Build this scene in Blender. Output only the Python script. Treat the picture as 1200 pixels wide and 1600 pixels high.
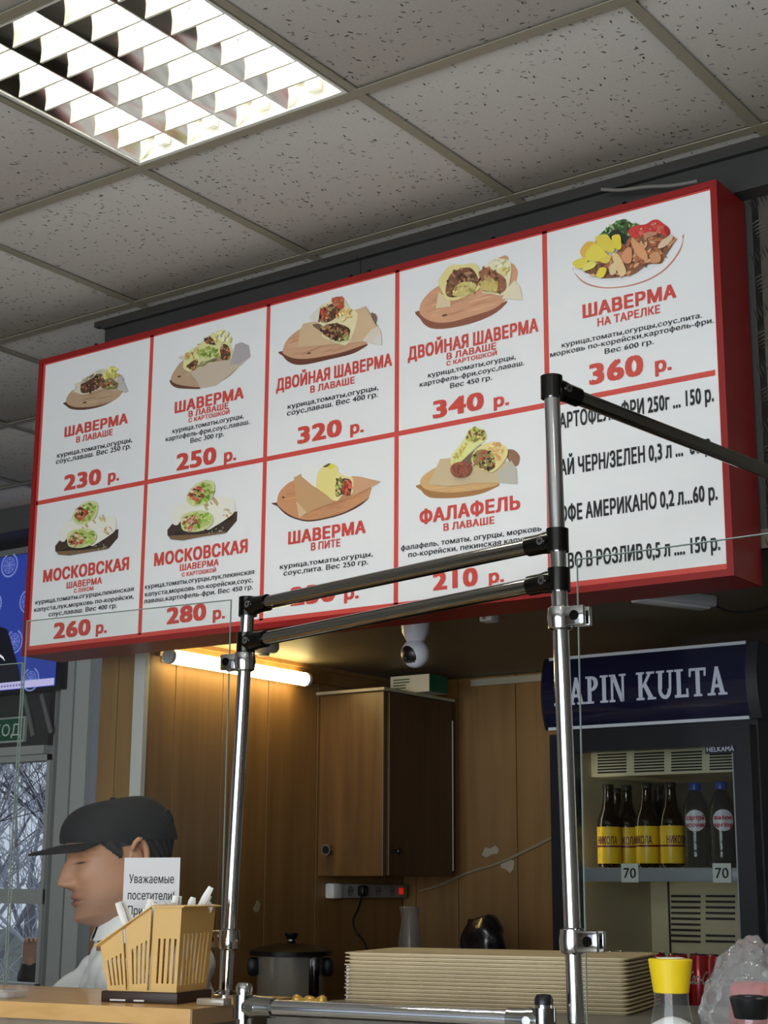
import bpy, bmesh, math, random
from mathutils import Vector, Matrix, Euler
random.seed(7)
SC = bpy.context.scene
for o in list(bpy.data.objects): bpy.data.objects.remove(o)
COL = SC.collection
PI = math.pi

# ------------------------------------------------------------------ camera
F_PX = 2478.1
CAM = Vector((2.946, -2.3156, 1.4537))
RX, RY, RZ = 0.2321, -0.0065, 0.6250
RM = Matrix.Rotation(RZ, 3, 'Z') @ Matrix.Rotation(RX, 3, 'X') @ Matrix.Rotation(RY, 3, 'Y')
cd = bpy.data.cameras.new('camera'); cam = bpy.data.objects.new('camera', cd); COL.objects.link(cam)
cd.sensor_fit = 'HORIZONTAL'; cd.sensor_width = 36; cd.lens = F_PX/1200*36; cd.clip_start = .05; cd.clip_end = 200
rr, uu, bb = RM @ Vector((1,0,0)), RM @ Vector((0,0,1)), -(RM @ Vector((0,1,0)))
cam.matrix_world = Matrix(((rr.x,uu.x,bb.x,CAM.x),(rr.y,uu.y,bb.y,CAM.y),(rr.z,uu.z,bb.z,CAM.z),(0,0,0,1)))
SC.camera = cam

# ------------------------------------------------------------------ world, light, exposure
w = bpy.data.worlds.new('World'); SC.world = w; w.use_nodes = True
w.node_tree.nodes['Background'].inputs[0].default_value = (.62, .68, .80, 1)
w.node_tree.nodes['Background'].inputs[1].default_value = .95
def area(name, loc, rot, sx, sy, power, col):
    l = bpy.data.lights.new(name, 'AREA'); l.shape = 'RECTANGLE'; l.size = sx; l.size_y = sy; l.energy = power; l.color = col
    o = bpy.data.objects.new(name, l); COL.objects.link(o); o.location = loc; o.rotation_euler = rot
    return o
# daylight through the shop front behind the camera
area('shopfront_daylight', (2.75, -5.35, 1.55), (PI/2, 0, 0), 4.6, 2.3, 250, (.93, .97, 1.0))
vs = SC.view_settings
vs.view_transform = 'Standard'; vs.look = 'None'; vs.exposure = 0.12; vs.gamma = 1.0
try: vs.use_curve_mapping = False
except Exception: pass

# ------------------------------------------------------------------ pixel -> place helpers (a ray of the photograph met with a real plane)
def ray(u, v): return RM @ Vector(((u-600)/F_PX, 1, -(v-800)/F_PX))
def pY(u, v, Y): d = ray(u, v); return CAM + d*((Y-CAM.y)/d.y)
def pX(u, v, X): d = ray(u, v); return CAM + d*((X-CAM.x)/d.x)
def pZ(u, v, Z): d = ray(u, v); return CAM + d*((Z-CAM.z)/d.z)
def pD(u, v, D): return CAM + ray(u, v)*D

# ------------------------------------------------------------------ materials
def lin(c):
    f = lambda x: x/12.92 if x <= .04045 else ((x+.055)/1.055)**2.4
    return tuple(f(x/255) for x in c)
MATS = {}
def mat(name, col, rough=.5, metal=0, coat=0, noise=0, nscale=8, stretch=(1,1,1), bump=0, bscale=None, emit=None, estr=0, trans=0, spec=.5, alpha=1, sss=0, ior=1.45):
    if name in MATS: return MATS[name]
    m = bpy.data.materials.new(name); m.use_nodes = True; nt = m.node_tree; b = nt.nodes['Principled BSDF']
    c = lin(col); b.inputs['Base Color'].default_value = (*c, 1)
    b.inputs['Roughness'].default_value = rough; b.inputs['Metallic'].default_value = metal
    b.inputs['Coat Weight'].default_value = coat; b.inputs['Specular IOR Level'].default_value = spec
    b.inputs['Transmission Weight'].default_value = trans; b.inputs['Alpha'].default_value = alpha; b.inputs['IOR'].default_value = ior
    if sss: b.inputs['Subsurface Weight'].default_value = sss; b.inputs['Subsurface Radius'].default_value = (.02,.008,.004)
    if emit: b.inputs['Emission Color'].default_value = (*lin(emit), 1); b.inputs['Emission Strength'].default_value = estr
    if noise or bump:
        tc = nt.nodes.new('ShaderNodeTexCoord'); mp = nt.nodes.new('ShaderNodeMapping'); mp.inputs['Scale'].default_value = stretch
        nt.links.new(tc.outputs['Object'], mp.inputs['Vector'])
        n = nt.nodes.new('ShaderNodeTexNoise'); n.inputs['Scale'].default_value = nscale; n.inputs['Detail'].default_value = 6
        nt.links.new(mp.outputs[0], n.inputs['Vector'])
        if noise:
            r = nt.nodes.new('ShaderNodeValToRGB'); e = r.color_ramp.elements
            e[0].position = .3; e[1].position = .7
            e[0].color = (*[x*(1-noise) for x in c], 1); e[1].color = (*[min(1, x*(1+noise)) for x in c], 1)
            nt.links.new(n.outputs['Fac'], r.inputs[0]); nt.links.new(r.outputs[0], b.inputs['Base Color'])
        if bump:
            n2 = n
            if bscale:
                n2 = nt.nodes.new('ShaderNodeTexNoise'); n2.inputs['Scale'].default_value = bscale; nt.links.new(mp.outputs[0], n2.inputs['Vector'])
            bp = nt.nodes.new('ShaderNodeBump'); bp.inputs['Strength'].default_value = bump; bp.inputs['Distance'].default_value = .005
            nt.links.new(n2.outputs['Fac'], bp.inputs['Height']); nt.links.new(bp.outputs[0], b.inputs['Normal'])
    MATS[name] = m; return m
def glass_mat(name, tint=(1,1,1), refl=1.0, rough=.0, haze=0.0):
    m = bpy.data.materials.new(name); m.use_nodes = True; nt = m.node_tree; nt.nodes.clear()
    out = nt.nodes.new('ShaderNodeOutputMaterial'); mx = nt.nodes.new('ShaderNodeMixShader')
    t = nt.nodes.new('ShaderNodeBsdfTransparent'); t.inputs[0].default_value = (*tint, 1)
    g = nt.nodes.new('ShaderNodeBsdfGlossy'); g.inputs['Roughness'].default_value = rough
    fr = nt.nodes.new('ShaderNodeFresnel'); fr.inputs[0].default_value = 1.45
    mu = nt.nodes.new('ShaderNodeMath'); mu.operation = 'MULTIPLY'; mu.inputs[1].default_value = refl
    ge = nt.nodes.new('ShaderNodeNewGeometry'); inv = nt.nodes.new('ShaderNodeMath'); inv.operation = 'SUBTRACT'; inv.inputs[0].default_value = refl
    nt.links.new(ge.outputs['Backfacing'], inv.inputs[1]); inv.use_clamp = True
    nt.links.new(fr.outputs[0], mu.inputs[0]); nt.links.new(inv.outputs[0], mu.inputs[1]); nt.links.new(mu.outputs[0], mx.inputs[0])
    base = t.outputs[0]
    if haze:
        d = nt.nodes.new('ShaderNodeBsdfDiffuse'); d.inputs[0].default_value = (.8,.8,.8,1)
        m2 = nt.nodes.new('ShaderNodeMixShader'); m2.inputs[0].default_value = haze
        nt.links.new(t.outputs[0], m2.inputs[1]); nt.links.new(d.outputs[0], m2.inputs[2]); base = m2.outputs[0]
    nt.links.new(base, mx.inputs[1]); nt.links.new(g.outputs[0], mx.inputs[2]); nt.links.new(mx.outputs[0], out.inputs[0])
    return m
def tile_mat():
    m = bpy.data.materials.new('mineral_tile'); m.use_nodes = True; nt = m.node_tree; b = nt.nodes['Principled BSDF']
    b.inputs['Roughness'].default_value = .95; b.inputs['Specular IOR Level'].default_value = .1
    geo = nt.nodes.new('ShaderNodeNewGeometry')
    last = None
    for k, (sx, sy, ang, th, pick) in enumerate([(120, 42, .3, .25, .93), (46, 130, .7, .24, .93), (120, 44, -.8, .24, .93), (110, 110, .1, .24, .955)]):
        mp = nt.nodes.new('ShaderNodeMapping'); mp.inputs['Scale'].default_value = (sx, sy, 0); mp.inputs['Rotation'].default_value = (0, 0, ang)
        mp.vector_type = 'POINT'; mp.inputs['Location'].default_value = (3.1*k, 1.7*k, 0)
        rot = nt.nodes.new('ShaderNodeVectorRotate'); rot.inputs['Angle'].default_value = ang*2; rot.rotation_type = 'Z_AXIS'
        mp.inputs['Rotation'].default_value = (0, 0, 0)
        nt.links.new(geo.outputs['Position'], rot.inputs[0]); nt.links.new(rot.outputs[0], mp.inputs[0])
        vo = nt.nodes.new('ShaderNodeTexVoronoi'); vo.voronoi_dimensions = '2D'; vo.inputs['Scale'].default_value = 1; vo.inputs['Randomness'].default_value = 1
        nt.links.new(mp.outputs[0], vo.inputs['Vector'])
        lt = nt.nodes.new('ShaderNodeMath'); lt.operation = 'LESS_THAN'; lt.inputs[1].default_value = th
        nt.links.new(vo.outputs['Distance'], lt.inputs[0])
        sp = nt.nodes.new('ShaderNodeSeparateColor'); nt.links.new(vo.outputs['Color'], sp.inputs[0])
        gt = nt.nodes.new('ShaderNodeMath'); gt.operation = 'GREATER_THAN'; gt.inputs[1].default_value = pick
        nt.links.new(sp.outputs[0], gt.inputs[0])
        mu = nt.nodes.new('ShaderNodeMath'); mu.operation = 'MULTIPLY'
        nt.links.new(lt.outputs[0], mu.inputs[0]); nt.links.new(gt.outputs[0], mu.inputs[1])
        mu2 = nt.nodes.new('ShaderNodeMath'); mu2.operation = 'MULTIPLY'
        nt.links.new(mu.outputs[0], mu2.inputs[0]); nt.links.new(sp.outputs[1], mu2.inputs[1])
        if last is None: last = mu2.outputs[0]
        else:
            ad = nt.nodes.new('ShaderNodeMath'); ad.operation = 'MAXIMUM'
            nt.links.new(last, ad.inputs[0]); nt.links.new(mu2.outputs[0], ad.inputs[1]); last = ad.outputs[0]
    n = nt.nodes.new('ShaderNodeTexNoise'); n.inputs['Scale'].default_value = 180; nt.links.new(geo.outputs['Position'], n.inputs['Vector'])
    r = nt.nodes.new('ShaderNodeValToRGB'); r.color_ramp.elements[0].color = (.50,.475,.44,1); r.color_ramp.elements[1].color = (.62,.59,.55,1)
    nt.links.new(n.outputs['Fac'], r.inputs[0])
    mx = nt.nodes.new('ShaderNodeMix'); mx.data_type = 'RGBA'; mx.inputs[7].default_value = (.03,.028,.025,1)
    nt.links.new(last, mx.inputs[0]); nt.links.new(r.outputs[0], mx.inputs[6]); nt.links.new(mx.outputs[2], b.inputs['Base Color'])
    return m
def attr_mat(name, rough=.45, emit=0):
    m = bpy.data.materials.new(name); m.use_nodes = True; nt = m.node_tree; b = nt.nodes['Principled BSDF']
    a = nt.nodes.new('ShaderNodeAttribute'); a.attribute_name = 'Col'
    nt.links.new(a.outputs['Color'], b.inputs['Base Color']); b.inputs['Roughness'].default_value = rough
    if emit:
        nt.links.new(a.outputs['Color'], b.inputs['Emission Color']); b.inputs['Emission Strength'].default_value = emit
        b.inputs['Base Color'].default_value = (.02,.02,.02,1)
    return m
def wood_mat(name, c0, c1, rough=.45, axis='Z', scale=9, coat=0):
    m = bpy.data.materials.new(name); m.use_nodes = True; nt = m.node_tree; b = nt.nodes['Principled BSDF']
    geo = nt.nodes.new('ShaderNodeNewGeometry'); mp = nt.nodes.new('ShaderNodeMapping')
    s = {'Z': (1,1,.06), 'X': (.06,1,1), 'Y': (1,.06,1)}[axis]; mp.inputs['Scale'].default_value = s
    n = nt.nodes.new('ShaderNodeTexNoise'); n.inputs['Scale'].default_value = scale*5; n.inputs['Detail'].default_value = 8; n.inputs['Distortion'].default_value = .6
    r = nt.nodes.new('ShaderNodeValToRGB'); r.color_ramp.elements[0].position = .3; r.color_ramp.elements[1].position = .7
    r.color_ramp.elements[0].color = (*lin(c0), 1); r.color_ramp.elements[1].color = (*lin(c1), 1)
    nt.links.new(geo.outputs['Position'], mp.inputs[0]); nt.links.new(mp.outputs[0], n.inputs['Vector']); nt.links.new(n.outputs['Fac'], r.inputs[0])
    nt.links.new(r.outputs[0], b.inputs['Base Color']); b.inputs['Roughness'].default_value = rough; b.inputs['Coat Weight'].default_value = coat
    return m
M_TILE = tile_mat()
M_PRINT = attr_mat('print_colours')
M_SCREEN = attr_mat('screen_colours', .3, .55)
M_GRID = mat('grid_paint', (146,139,120), .5)
M_WHITE = mat('white_plastic', (225,224,222), .4)
M_SIGNWHITE = mat('sign_white', (236,236,236), .35, noise=.02, nscale=3)
M_RED = mat('sign_red', (142,28,27), .4)
M_PRED = mat('print_red', (208,78,70), .4)
M_PBLACK = mat('print_black', (38,38,38), .4)
M_STEEL = mat('beam_steel', (52,52,49), .6, metal=0, noise=.15, nscale=6)
M_CHROME = mat('chrome', (205,207,210), .09, metal=1, noise=.04, nscale=30)
M_DCHROME = mat('dark_chrome', (62,62,60), .16, metal=1)
M_BLACK = mat('black_plastic', (22,22,23), .35)
M_BLACKM = mat('black_cloth', (20,21,24), .9)
M_CAP = mat('cap_black', (26,26,30), .8)
M_PANEL = wood_mat('brown_panel', (128,94,54), (150,112,66), .5, 'Z', 4)
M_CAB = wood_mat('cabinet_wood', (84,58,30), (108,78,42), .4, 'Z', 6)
M_COUNTER = wood_mat('counter_wood', (196,150,88), (214,170,108), .35, 'X', 8, .3)
M_GREYTOP = mat('grey_laminate', (120,116,108), .4, noise=.1, nscale=30)
M_GLASS = glass_mat('clear_glass', (.96,.975,.965), .35, 0, .006)
M_GLASS2 = glass_mat('clean_glass', (.97,.98,.975), .2, 0, 0)
M_GLASSEDGE = mat('glass_edge', (150,165,160), .25, spec=.6)
M_WINGLASS = glass_mat('window_glass', (.92,.94,.95), .8)

# ------------------------------------------------------------------ mesh helpers
def box(bm, c, s, R=None):
    M = Matrix.Translation(c)
    if R is not None: M = M @ (R if len(R) == 4 else R.to_4x4())
    return bmesh.ops.create_cube(bm, size=1, matrix=M @ Matrix.Diagonal((*s, 1)))['verts']
def bx(bm, x0, x1, y0, y1, z0, z1): return box(bm, ((x0+x1)/2, (y0+y1)/2, (z0+z1)/2), (x1-x0, y1-y0, z1-z0))
def rbox(bm, c, s, r=.004, R=None, seg=2):
    b2 = bmesh.new(); bmesh.ops.create_cube(b2, size=1, matrix=Matrix.Diagonal((*s, 1)))
    bmesh.ops.bevel(b2, geom=b2.edges[:], offset=r, segments=seg, affect='EDGES', profile=.5)
    M = Matrix.Translation(c)
    if R is not None: M = M @ (R if len(R) == 4 else R.to_4x4())
    b2.transform(M); me = bpy.data.meshes.new('t'); b2.to_mesh(me); b2.free(); bm.from_mesh(me); bpy.data.meshes.remove(me)
def frame_of(d):
    d = d.normalized(); a = Vector((0,0,1)) if abs(d.z) < .9 else Vector((1,0,0))
    x = d.cross(a).normalized(); return x, d.cross(x).normalized()
def sweep(bm, pts, r, seg=12, caps=True):
    pts = [Vector(p) for p in pts]; n = len(pts); rs = r if isinstance(r, (list, tuple)) else [r]*n
    rings = []; x = None
    for i, p in enumerate(pts):
        d = (pts[min(i+1, n-1)]-pts[max(i-1, 0)]).normalized()
        if x is None: x, _ = frame_of(d)
        x = (x - d*x.dot(d)).normalized(); y = d.cross(x)
        rings.append([bm.verts.new(p + (x*math.cos(2*PI*k/seg) + y*math.sin(2*PI*k/seg))*rs[i]) for k in range(seg)])
    for a, b in zip(rings, rings[1:]):
        for k in range(seg): bm.faces.new((a[k], a[(k+1) % seg], b[(k+1) % seg], b[k]))
    if caps: bm.faces.new(rings[0][::-1]); bm.faces.new(rings[-1])
def tube(bm, p0, p1, r, seg=16, r2=None): sweep(bm, [p0, p1], [r, r if r2 is None else r2], seg)
def lathe(bm, prof, c=(0,0,0), seg=28, R=None):
    M = Matrix.Translation(c)
    if R is not None: M = M @ R.to_4x4()
    rings = []
    for r, z in prof:
        if r < 1e-6: rings.append([bm.verts.new(M @ Vector((0,0,z)))])
        else: rings.append([bm.verts.new(M @ Vector((r*math.cos(2*PI*k/seg), r*math.sin(2*PI*k/seg), z))) for k in range(seg)])
    for a, b in zip(rings, rings[1:]):
        for k in range(seg):
            j = (k+1) % seg
            if len(a) == 1 and len(b) == 1: continue
            if len(a) == 1: bm.faces.new((a[0], b[k], b[j]))
            elif len(b) == 1: bm.faces.new((a[k], a[j], b[0]))
            else: bm.faces.new((a[k], a[j], b[j], b[k]))
    if len(rings[0]) > 1: bm.faces.new(rings[0][::-1])
    if len(rings[-1]) > 1: bm.faces.new(rings[-1])
def prism(bm, poly, z0, z1, M=None):
    M = M or Matrix.Identity(4); n = len(poly)
    a = [bm.verts.new(M @ Vector((x, y, z0))) for x, y in poly]; b = [bm.verts.new(M @ Vector((x, y, z1))) for x, y in poly]
    for k in range(n): bm.faces.new((a[k], a[(k+1) % n], b[(k+1) % n], b[k]))
    bm.faces.new(a[::-1]); bm.faces.new(b)
def finish(bm, name, smooth=True, ang=40):
    bmesh.ops.recalc_face_normals(bm, faces=bm.faces[:])
    me = bpy.data.meshes.new(name); bm.to_mesh(me); bm.free()
    if smooth:
        me.polygons.foreach_set('use_smooth', [True]*len(me.polygons))
        try: me.set_sharp_from_angle(angle=math.radians(ang))
        except Exception: pass
    return me
def thing(name, label, cat, loc=(0,0,0), rz=0, group=None):
    o = bpy.data.objects.new(name, None); COL.objects.link(o); o.location = loc; o.rotation_euler = (0, 0, rz); o.empty_display_size = .05
    o['label'] = label; o['category'] = cat
    if group: o['group'] = group
    return o
def tag(o, label, cat, group=None):
    o['label'] = label; o['category'] = cat
    if group: o['group'] = group
    return o
def obj(name, bm, m, parent=None, smooth=True, local=False, ang=40, label=None):
    """link ONE mesh object; the mesh is in world coordinates unless local"""
    me = bm if isinstance(bm, bpy.types.Mesh) else finish(bm, name, smooth, ang)
    if m is not None and not me.materials: me.materials.append(m)
    o = bpy.data.objects.new(name, me); COL.objects.link(o)
    if parent is not None:
        o.parent = parent
        if not local and parent.type == 'EMPTY' : o.location = -parent.location
    if label: o['label'] = label
    return o
def struct(name, bm, m, smooth=False):
    o = obj(name, bm, m, None, smooth); o['kind'] = 'structure'; return o
def dup(root, loc, rz=None, label=None, group=None):
    r = root.copy(); COL.objects.link(r); r.location = loc
    if rz is not None: r.rotation_euler = (0, 0, rz)
    if label: r['label'] = label
    if group: r['group'] = group
    for ch in list(root.children):
        c = ch.copy(); COL.objects.link(c); c.parent = r
        for g in list(ch.children):
            d = g.copy(); COL.objects.link(d); d.parent = c
    return r
_gl = {}
def outline(s):
    cu = bpy.data.curves.new('t', 'FONT'); cu.body = s; cu.size = 1; cu.fill_mode = 'NONE'; cu.resolution_u = 3
    o = bpy.data.objects.new('t', cu); COL.objects.link(o); me = bpy.data.meshes.new_from_object(o)
    bpy.data.objects.remove(o); bpy.data.curves.remove(cu)
    ed = [((me.vertices[i].co.x, me.vertices[i].co.y), (me.vertices[j].co.x, me.vertices[j].co.y)) for i, j in (tuple(x.vertices) for x in me.edges)]
    bpy.data.meshes.remove(me); return ed
def glyph(ch):
    """one letter as flat quads (non-zero winding fill of its outline) and its advance"""
    if ch in _gl: return _gl[ch]
    mx = lambda E: max([p[0] for e in E for p in e] or [0])
    adv = mx(outline('Н'+ch+'Н')) - mx(outline('НН')); E = outline(ch); quads = []
    ys = {round(p[1], 5) for e in E for p in e}
    for i in range(len(E)):
        (ax, ay), (bx_, by) = E[i]
        for j in range(i+1, len(E)):
            (cx, cy), (dx, dy) = E[j]
            if max(ay, by) <= min(cy, dy) or max(cy, dy) <= min(ay, by): continue
            den = (bx_-ax)*(dy-cy) - (by-ay)*(dx-cx)
            if abs(den) < 1e-12: continue
            t = ((cx-ax)*(dy-cy) - (cy-ay)*(dx-cx))/den; u = ((cx-ax)*(by-ay) - (cy-ay)*(bx_-ax))/den
            if 1e-4 < t < 1-1e-4 and 1e-4 < u < 1-1e-4: ys.add(round(ay + t*(by-ay), 5))
    ys = sorted(ys)
    for y0, y1 in zip(ys, ys[1:]):
        if y1-y0 < 2e-4: continue
        ym = (y0+y1)/2; cr = []
        for (ax, ay), (bx_, by) in E:
            if (ay <= ym < by) or (by <= ym < ay):
                f = lambda y: ax + (bx_-ax)*(y-ay)/(by-ay)
                cr.append((f(ym), f(y0), f(y1), 1 if by > ay else -1))
        cr.sort(); wn = 0; st_ = None
        for c in cr:
            if wn == 0: st_ = c
            wn += c[3]
            if wn == 0: quads.append((st_[1], c[1], c[2], st_[2], y0, y1))
    _gl[ch] = (quads, adv); return _gl[ch]
def text_mesh(s, off=0.0, space=1.0):
    """letters as a flat mesh; off = how much bolder than the plain face (shifted copies, a hair apart in depth)"""
    sh = [(0,0)] if not off else ([(-1,-.6),(1,-.6),(-1,.6),(1,.6)] if off > .025 else [(-1,-.5),(1,.5)])
    V, Fc = [], []
    for k, (dx, dy) in enumerate(sh):
        x = dx*off
        for ch in s:
            if ch == ' ': x += .27*space; continue
            q, adv = glyph(ch)
            for a, b, c, d, y0, y1 in q:
                n = len(V); V += [(x+a, y0+dy*off, k*.004), (x+b, y0+dy*off, k*.004), (x+c, y1+dy*off, k*.004), (x+d, y1+dy*off, k*.004)]; Fc.append((n, n+1, n+2, n+3))
            x += adv*space + off
    me = bpy.data.meshes.new('lettering'); me.from_pydata(V, [], Fc); return me
def extent(me):
    xs = [v.co.x for v in me.vertices]; ys = [v.co.y for v in me.vertices]; return min(xs), max(xs), min(ys), max(ys)
_cap = {}
def cap_h(off):
    if off not in _cap: e = extent(text_mesh('Н', off)); _cap[off] = e[3]-e[2]
    return _cap[off]
def put_text(name, s, mtl, parent, origin, ax, ay, width, cap, off=.02, space=1.0):
    """text on a plane: origin = left end of the base line, ax / ay unit vectors, fitted to width and capital height"""
    me = text_mesh(s, off, space); x0, x1, y0, y1 = extent(me); sx = width/(x1-x0); sy = cap/cap_h(off)
    for v in me.vertices: v.co = Vector(origin) + ax*((v.co.x-x0)*sx) + ay*((v.co.y+(.6*off))*sy) + ax.cross(ay)*(v.co.z*sy)
    return obj(name, me, mtl, parent, False)
def remeshed(name, bm, voxel, it=4):
    me = bpy.data.meshes.new(name); bmesh.ops.recalc_face_normals(bm, faces=bm.faces[:]); bm.to_mesh(me); bm.free()
    o = bpy.data.objects.new('tmp', me); COL.objects.link(o)
    r = o.modifiers.new('r', 'REMESH'); r.mode = 'VOXEL'; r.voxel_size = voxel; r.use_smooth_shade = True
    s = o.modifiers.new('s', 'SMOOTH'); s.iterations = it; s.factor = .5
    bpy.context.view_layer.update()
    m2 = bpy.data.meshes.new_from_object(o.evaluated_get(bpy.context.evaluated_depsgraph_get()))
    bpy.data.objects.remove(o); bpy.data.meshes.remove(me); m2.name = name
    m2.polygons.foreach_set('use_smooth', [True]*len(m2.polygons))
    return m2
def capsule(bm, p0, p1, r0, r1, seg=14):
    p0, p1 = Vector(p0), Vector(p1); d = (p1-p0); L = d.length; d.normalize()
    pts = [p0 - d*r0*c for c in (.98, .8, .45)] + [p0 + d*L*t for t in (0, .5, 1)] + [p1 + d*r1*c for c in (.45, .8, .98)]
    rs = [r0*.2, r0*.6, r0*.89, r0, (r0+r1)/2, r1, r1*.89, r1*.6, r1*.2]
    sweep(bm, pts, rs, seg)
def ellipsoid(bm, c, s, R=None):
    M = Matrix.Translation(c)
    if R is not None: M = M @ R.to_4x4()
    bmesh.ops.create_uvsphere(bm, u_segments=20, v_segments=14, radius=1, matrix=M @ Matrix.Diagonal((*s, 1)))

H = 3.0            # ceiling
YS = .556          # sign face
ZSOF = 2.13        # booth soffit
XL, YB = -.16, 2.11   # booth left wall, back wall
YF = 2.3           # far wall with the window
# ================================================================== STRUCTURE
bm = bmesh.new(); bx(bm, -3.7, 5.3, -5.1, 2.4, -.06, 0)
floor = struct('floor', bm, mat('floor_screed', (96,88,80), .5, noise=.12, nscale=3))
# floor tiles
ftm = mat('floor_tile', (196,188,174), .3, noise=.1, nscale=5)
b = bmesh.new(); rbox(b, (0,0,0), (.594,.594,.008), .002); tme = finish(b, 'floor_tile')
tme.materials.append(ftm)
for i in range(14):
    for j in range(12):
        o = bpy.data.objects.new('floor_tile', tme); COL.objects.link(o); o.parent = floor; o.location = (-3.3+i*.6, -4.7+j*.6, .004)
# ceiling: slab, mineral tiles, exposed grid
bm = bmesh.new(); bx(bm, -3.7, 5.3, -5.1, 2.4, 3.12, 3.2)
ceiling = struct('ceiling', bm, mat('slab', (120,118,115), .9))
b = bmesh.new(); rbox(b, (0,0,0), (.590,.590,.012), .002); cme = finish(b, 'ceiling_tile'); cme.materials.append(M_TILE)
LIGHT_CELLS = [(1,-1), (5,-1), (5,-5)]
for i in range(-6, 9):
    for j in range(-8, 4):
        if (i, j) in LIGHT_CELLS: continue
        o = bpy.data.objects.new('ceiling_tile', cme); COL.objects.link(o); o.parent = ceiling
        o.location = (i*.6+.3+random.uniform(-.0015,.0015), j*.6+.3+random.uniform(-.0015,.0015), H+.011+random.uniform(0,.0015)); o.rotation_euler = (0, 0, random.choice((0, PI/2, PI)))
def tbar(p0, p1):
    b = bmesh.new(); d = (p1-p0); L = d.length; c = (p0+p1)/2; al = math.atan2(d.y, d.x); R = Matrix.Rotation(al, 3, 'Z')
    box(b, c + Vector((0,0,.0012)), (L, .024, .0024), R); box(b, c + Vector((0,0,.02)), (L, .003, .036), R)
    obj('grid_bar', b, M_GRID, ceiling, False)
for i in range(-6, 10): tbar(Vector((i*.6, -5, H)), Vector((i*.6, 2.3, H)))
for j in range(-8, 4): tbar(Vector((-3.6, j*.6, H-.0005)), Vector((5.2, j*.6, H-.0005)))
# outer walls (behind the camera and to the sides)
M_WALL = mat('wall_paint', (188,182,172), .8, noise=.04, nscale=4)
bm = bmesh.new(); bx(bm, -3.7, -3.6, -5.1, 2.4, 0, 3.12); struct('wall_left', bm, M_WALL)
bm = bmesh.new(); bx(bm, 5.2, 5.3, -5.1, 2.4, 0, 3.12); struct('wall_right', bm, mat('wall_right_paint', (120,112,104), .8))
bm = bmesh.new(); bx(bm, -3.7, -.7, -5.1, -5, 0, 3.12); bx(bm, 5.1, 5.3, -5.1, -5, 0, 3.12); bx(bm, -.7, 5.1, -5.1, -5, 0, .4); bx(bm, -.7, 5.1, -5.1, -5, 2.7, 3.12)
struct('wall_front', bm, M_WALL)
bm = bmesh.new()
for x in (-.67, .75, 2.2, 3.65, 5.07): bx(bm, x-.03, x+.03, -5.08, -5.02, .4, 2.7)
bx(bm, -.7, 5.1, -5.08, -5.02, .4, .46); bx(bm, -.7, 5.1, -5.08, -5.02, 2.64, 2.7)
wf = struct('window_2', bm, mat('alu_frame', (150,150,150), .4, metal=.5))
for k, (a, b_) in enumerate([(-.64,.72), (.78,2.17), (2.23,3.62), (3.68,5.04)]):
    b = bmesh.new(); bx(b, a, b_, -5.053, -5.047, .46, 2.64); obj('pane', b, M_WINGLASS, wf, False)
# far wall with the window (left of the booth)
WX1 = -2.085; WX0 = -3.35; WZ0, WZ1 = 1.05, 1.985
M_FAR = mat('far_wall', (150,150,146), .8)
bm = bmesh.new(); bx(bm, -3.7, WX0, YF, YF+.12, 0, 3.12); bx(bm, WX1, 5.3, YF, YF+.12, 0, 3.12); bx(bm, WX0, WX1, YF, YF+.12, 0, WZ0); bx(bm, WX0, WX1, YF, YF+.12, WZ1, 3.12)
struct('wall_back', bm, M_FAR)
M_FRAME = mat('window_frame_paint', (176,178,176), .5)
bm = bmesh.new()
bx(bm, WX0, WX1, YF-.01, YF+.06, WZ0, WZ0+.012); bx(bm, WX0, WX1, YF-.01, YF+.06, WZ1-.025, WZ1)
bx(bm, WX1-.02, WX1, YF-.01, YF+.06, WZ0, WZ1); bx(bm, WX0, WX0+.05, YF-.01, YF+.06, WZ0, WZ1)
zt0, zt1 = pY(40,1412,YF).z, pY(40,1389,YF).z
bx(bm, WX0, WX1, YF-.015, YF+.06, zt0, zt1); 
win = struct('window_1', bm, M_FRAME)
b = bmesh.new(); bx(b, WX0, WX1, YF+.02, YF+.026, WZ0, zt0); obj('pane', b, M_WINGLASS, win, False)
b = bmesh.new(); bx(b, WX0, WX1, YF+.02, YF+.026, zt1, WZ1); obj('pane', b, M_WINGLASS, win, False)
b = bmesh.new(); bx(b, WX0-.05, WX1+.02, YF-.10, YF, WZ0-.05, WZ0); obj('window_sill', b, wood_mat('sill_wood', (150,98,50), (172,118,64), .4, 'X', 5), win, False)
# pale posts between the window and the booth
tr = bmesh.new(); bx(tr, pY(86,1250,YF).x, pY(150,1250,YF).x+.06, YF-.02, YF, 0, H); trim1 = struct('trim_1', tr, mat('post_backing', (120,122,124), .6))  # mid-grey backing that shows as seams between the boards
for k, (u0, u1, m, y) in enumerate([(86,106, M_FRAME, .05), (109,131, mat('post_pale', (186,188,186), .5), .07), (131.5,152, mat('post_bluegrey', (148,152,162), .5), .04)]):
    b = bmesh.new(); bx(b, pY(u0,1250,YF-y).x, pY(u1,1250,YF-y).x, YF-y, YF-.021, 0, H); obj('post_board', b, m, trim1, False)
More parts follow.
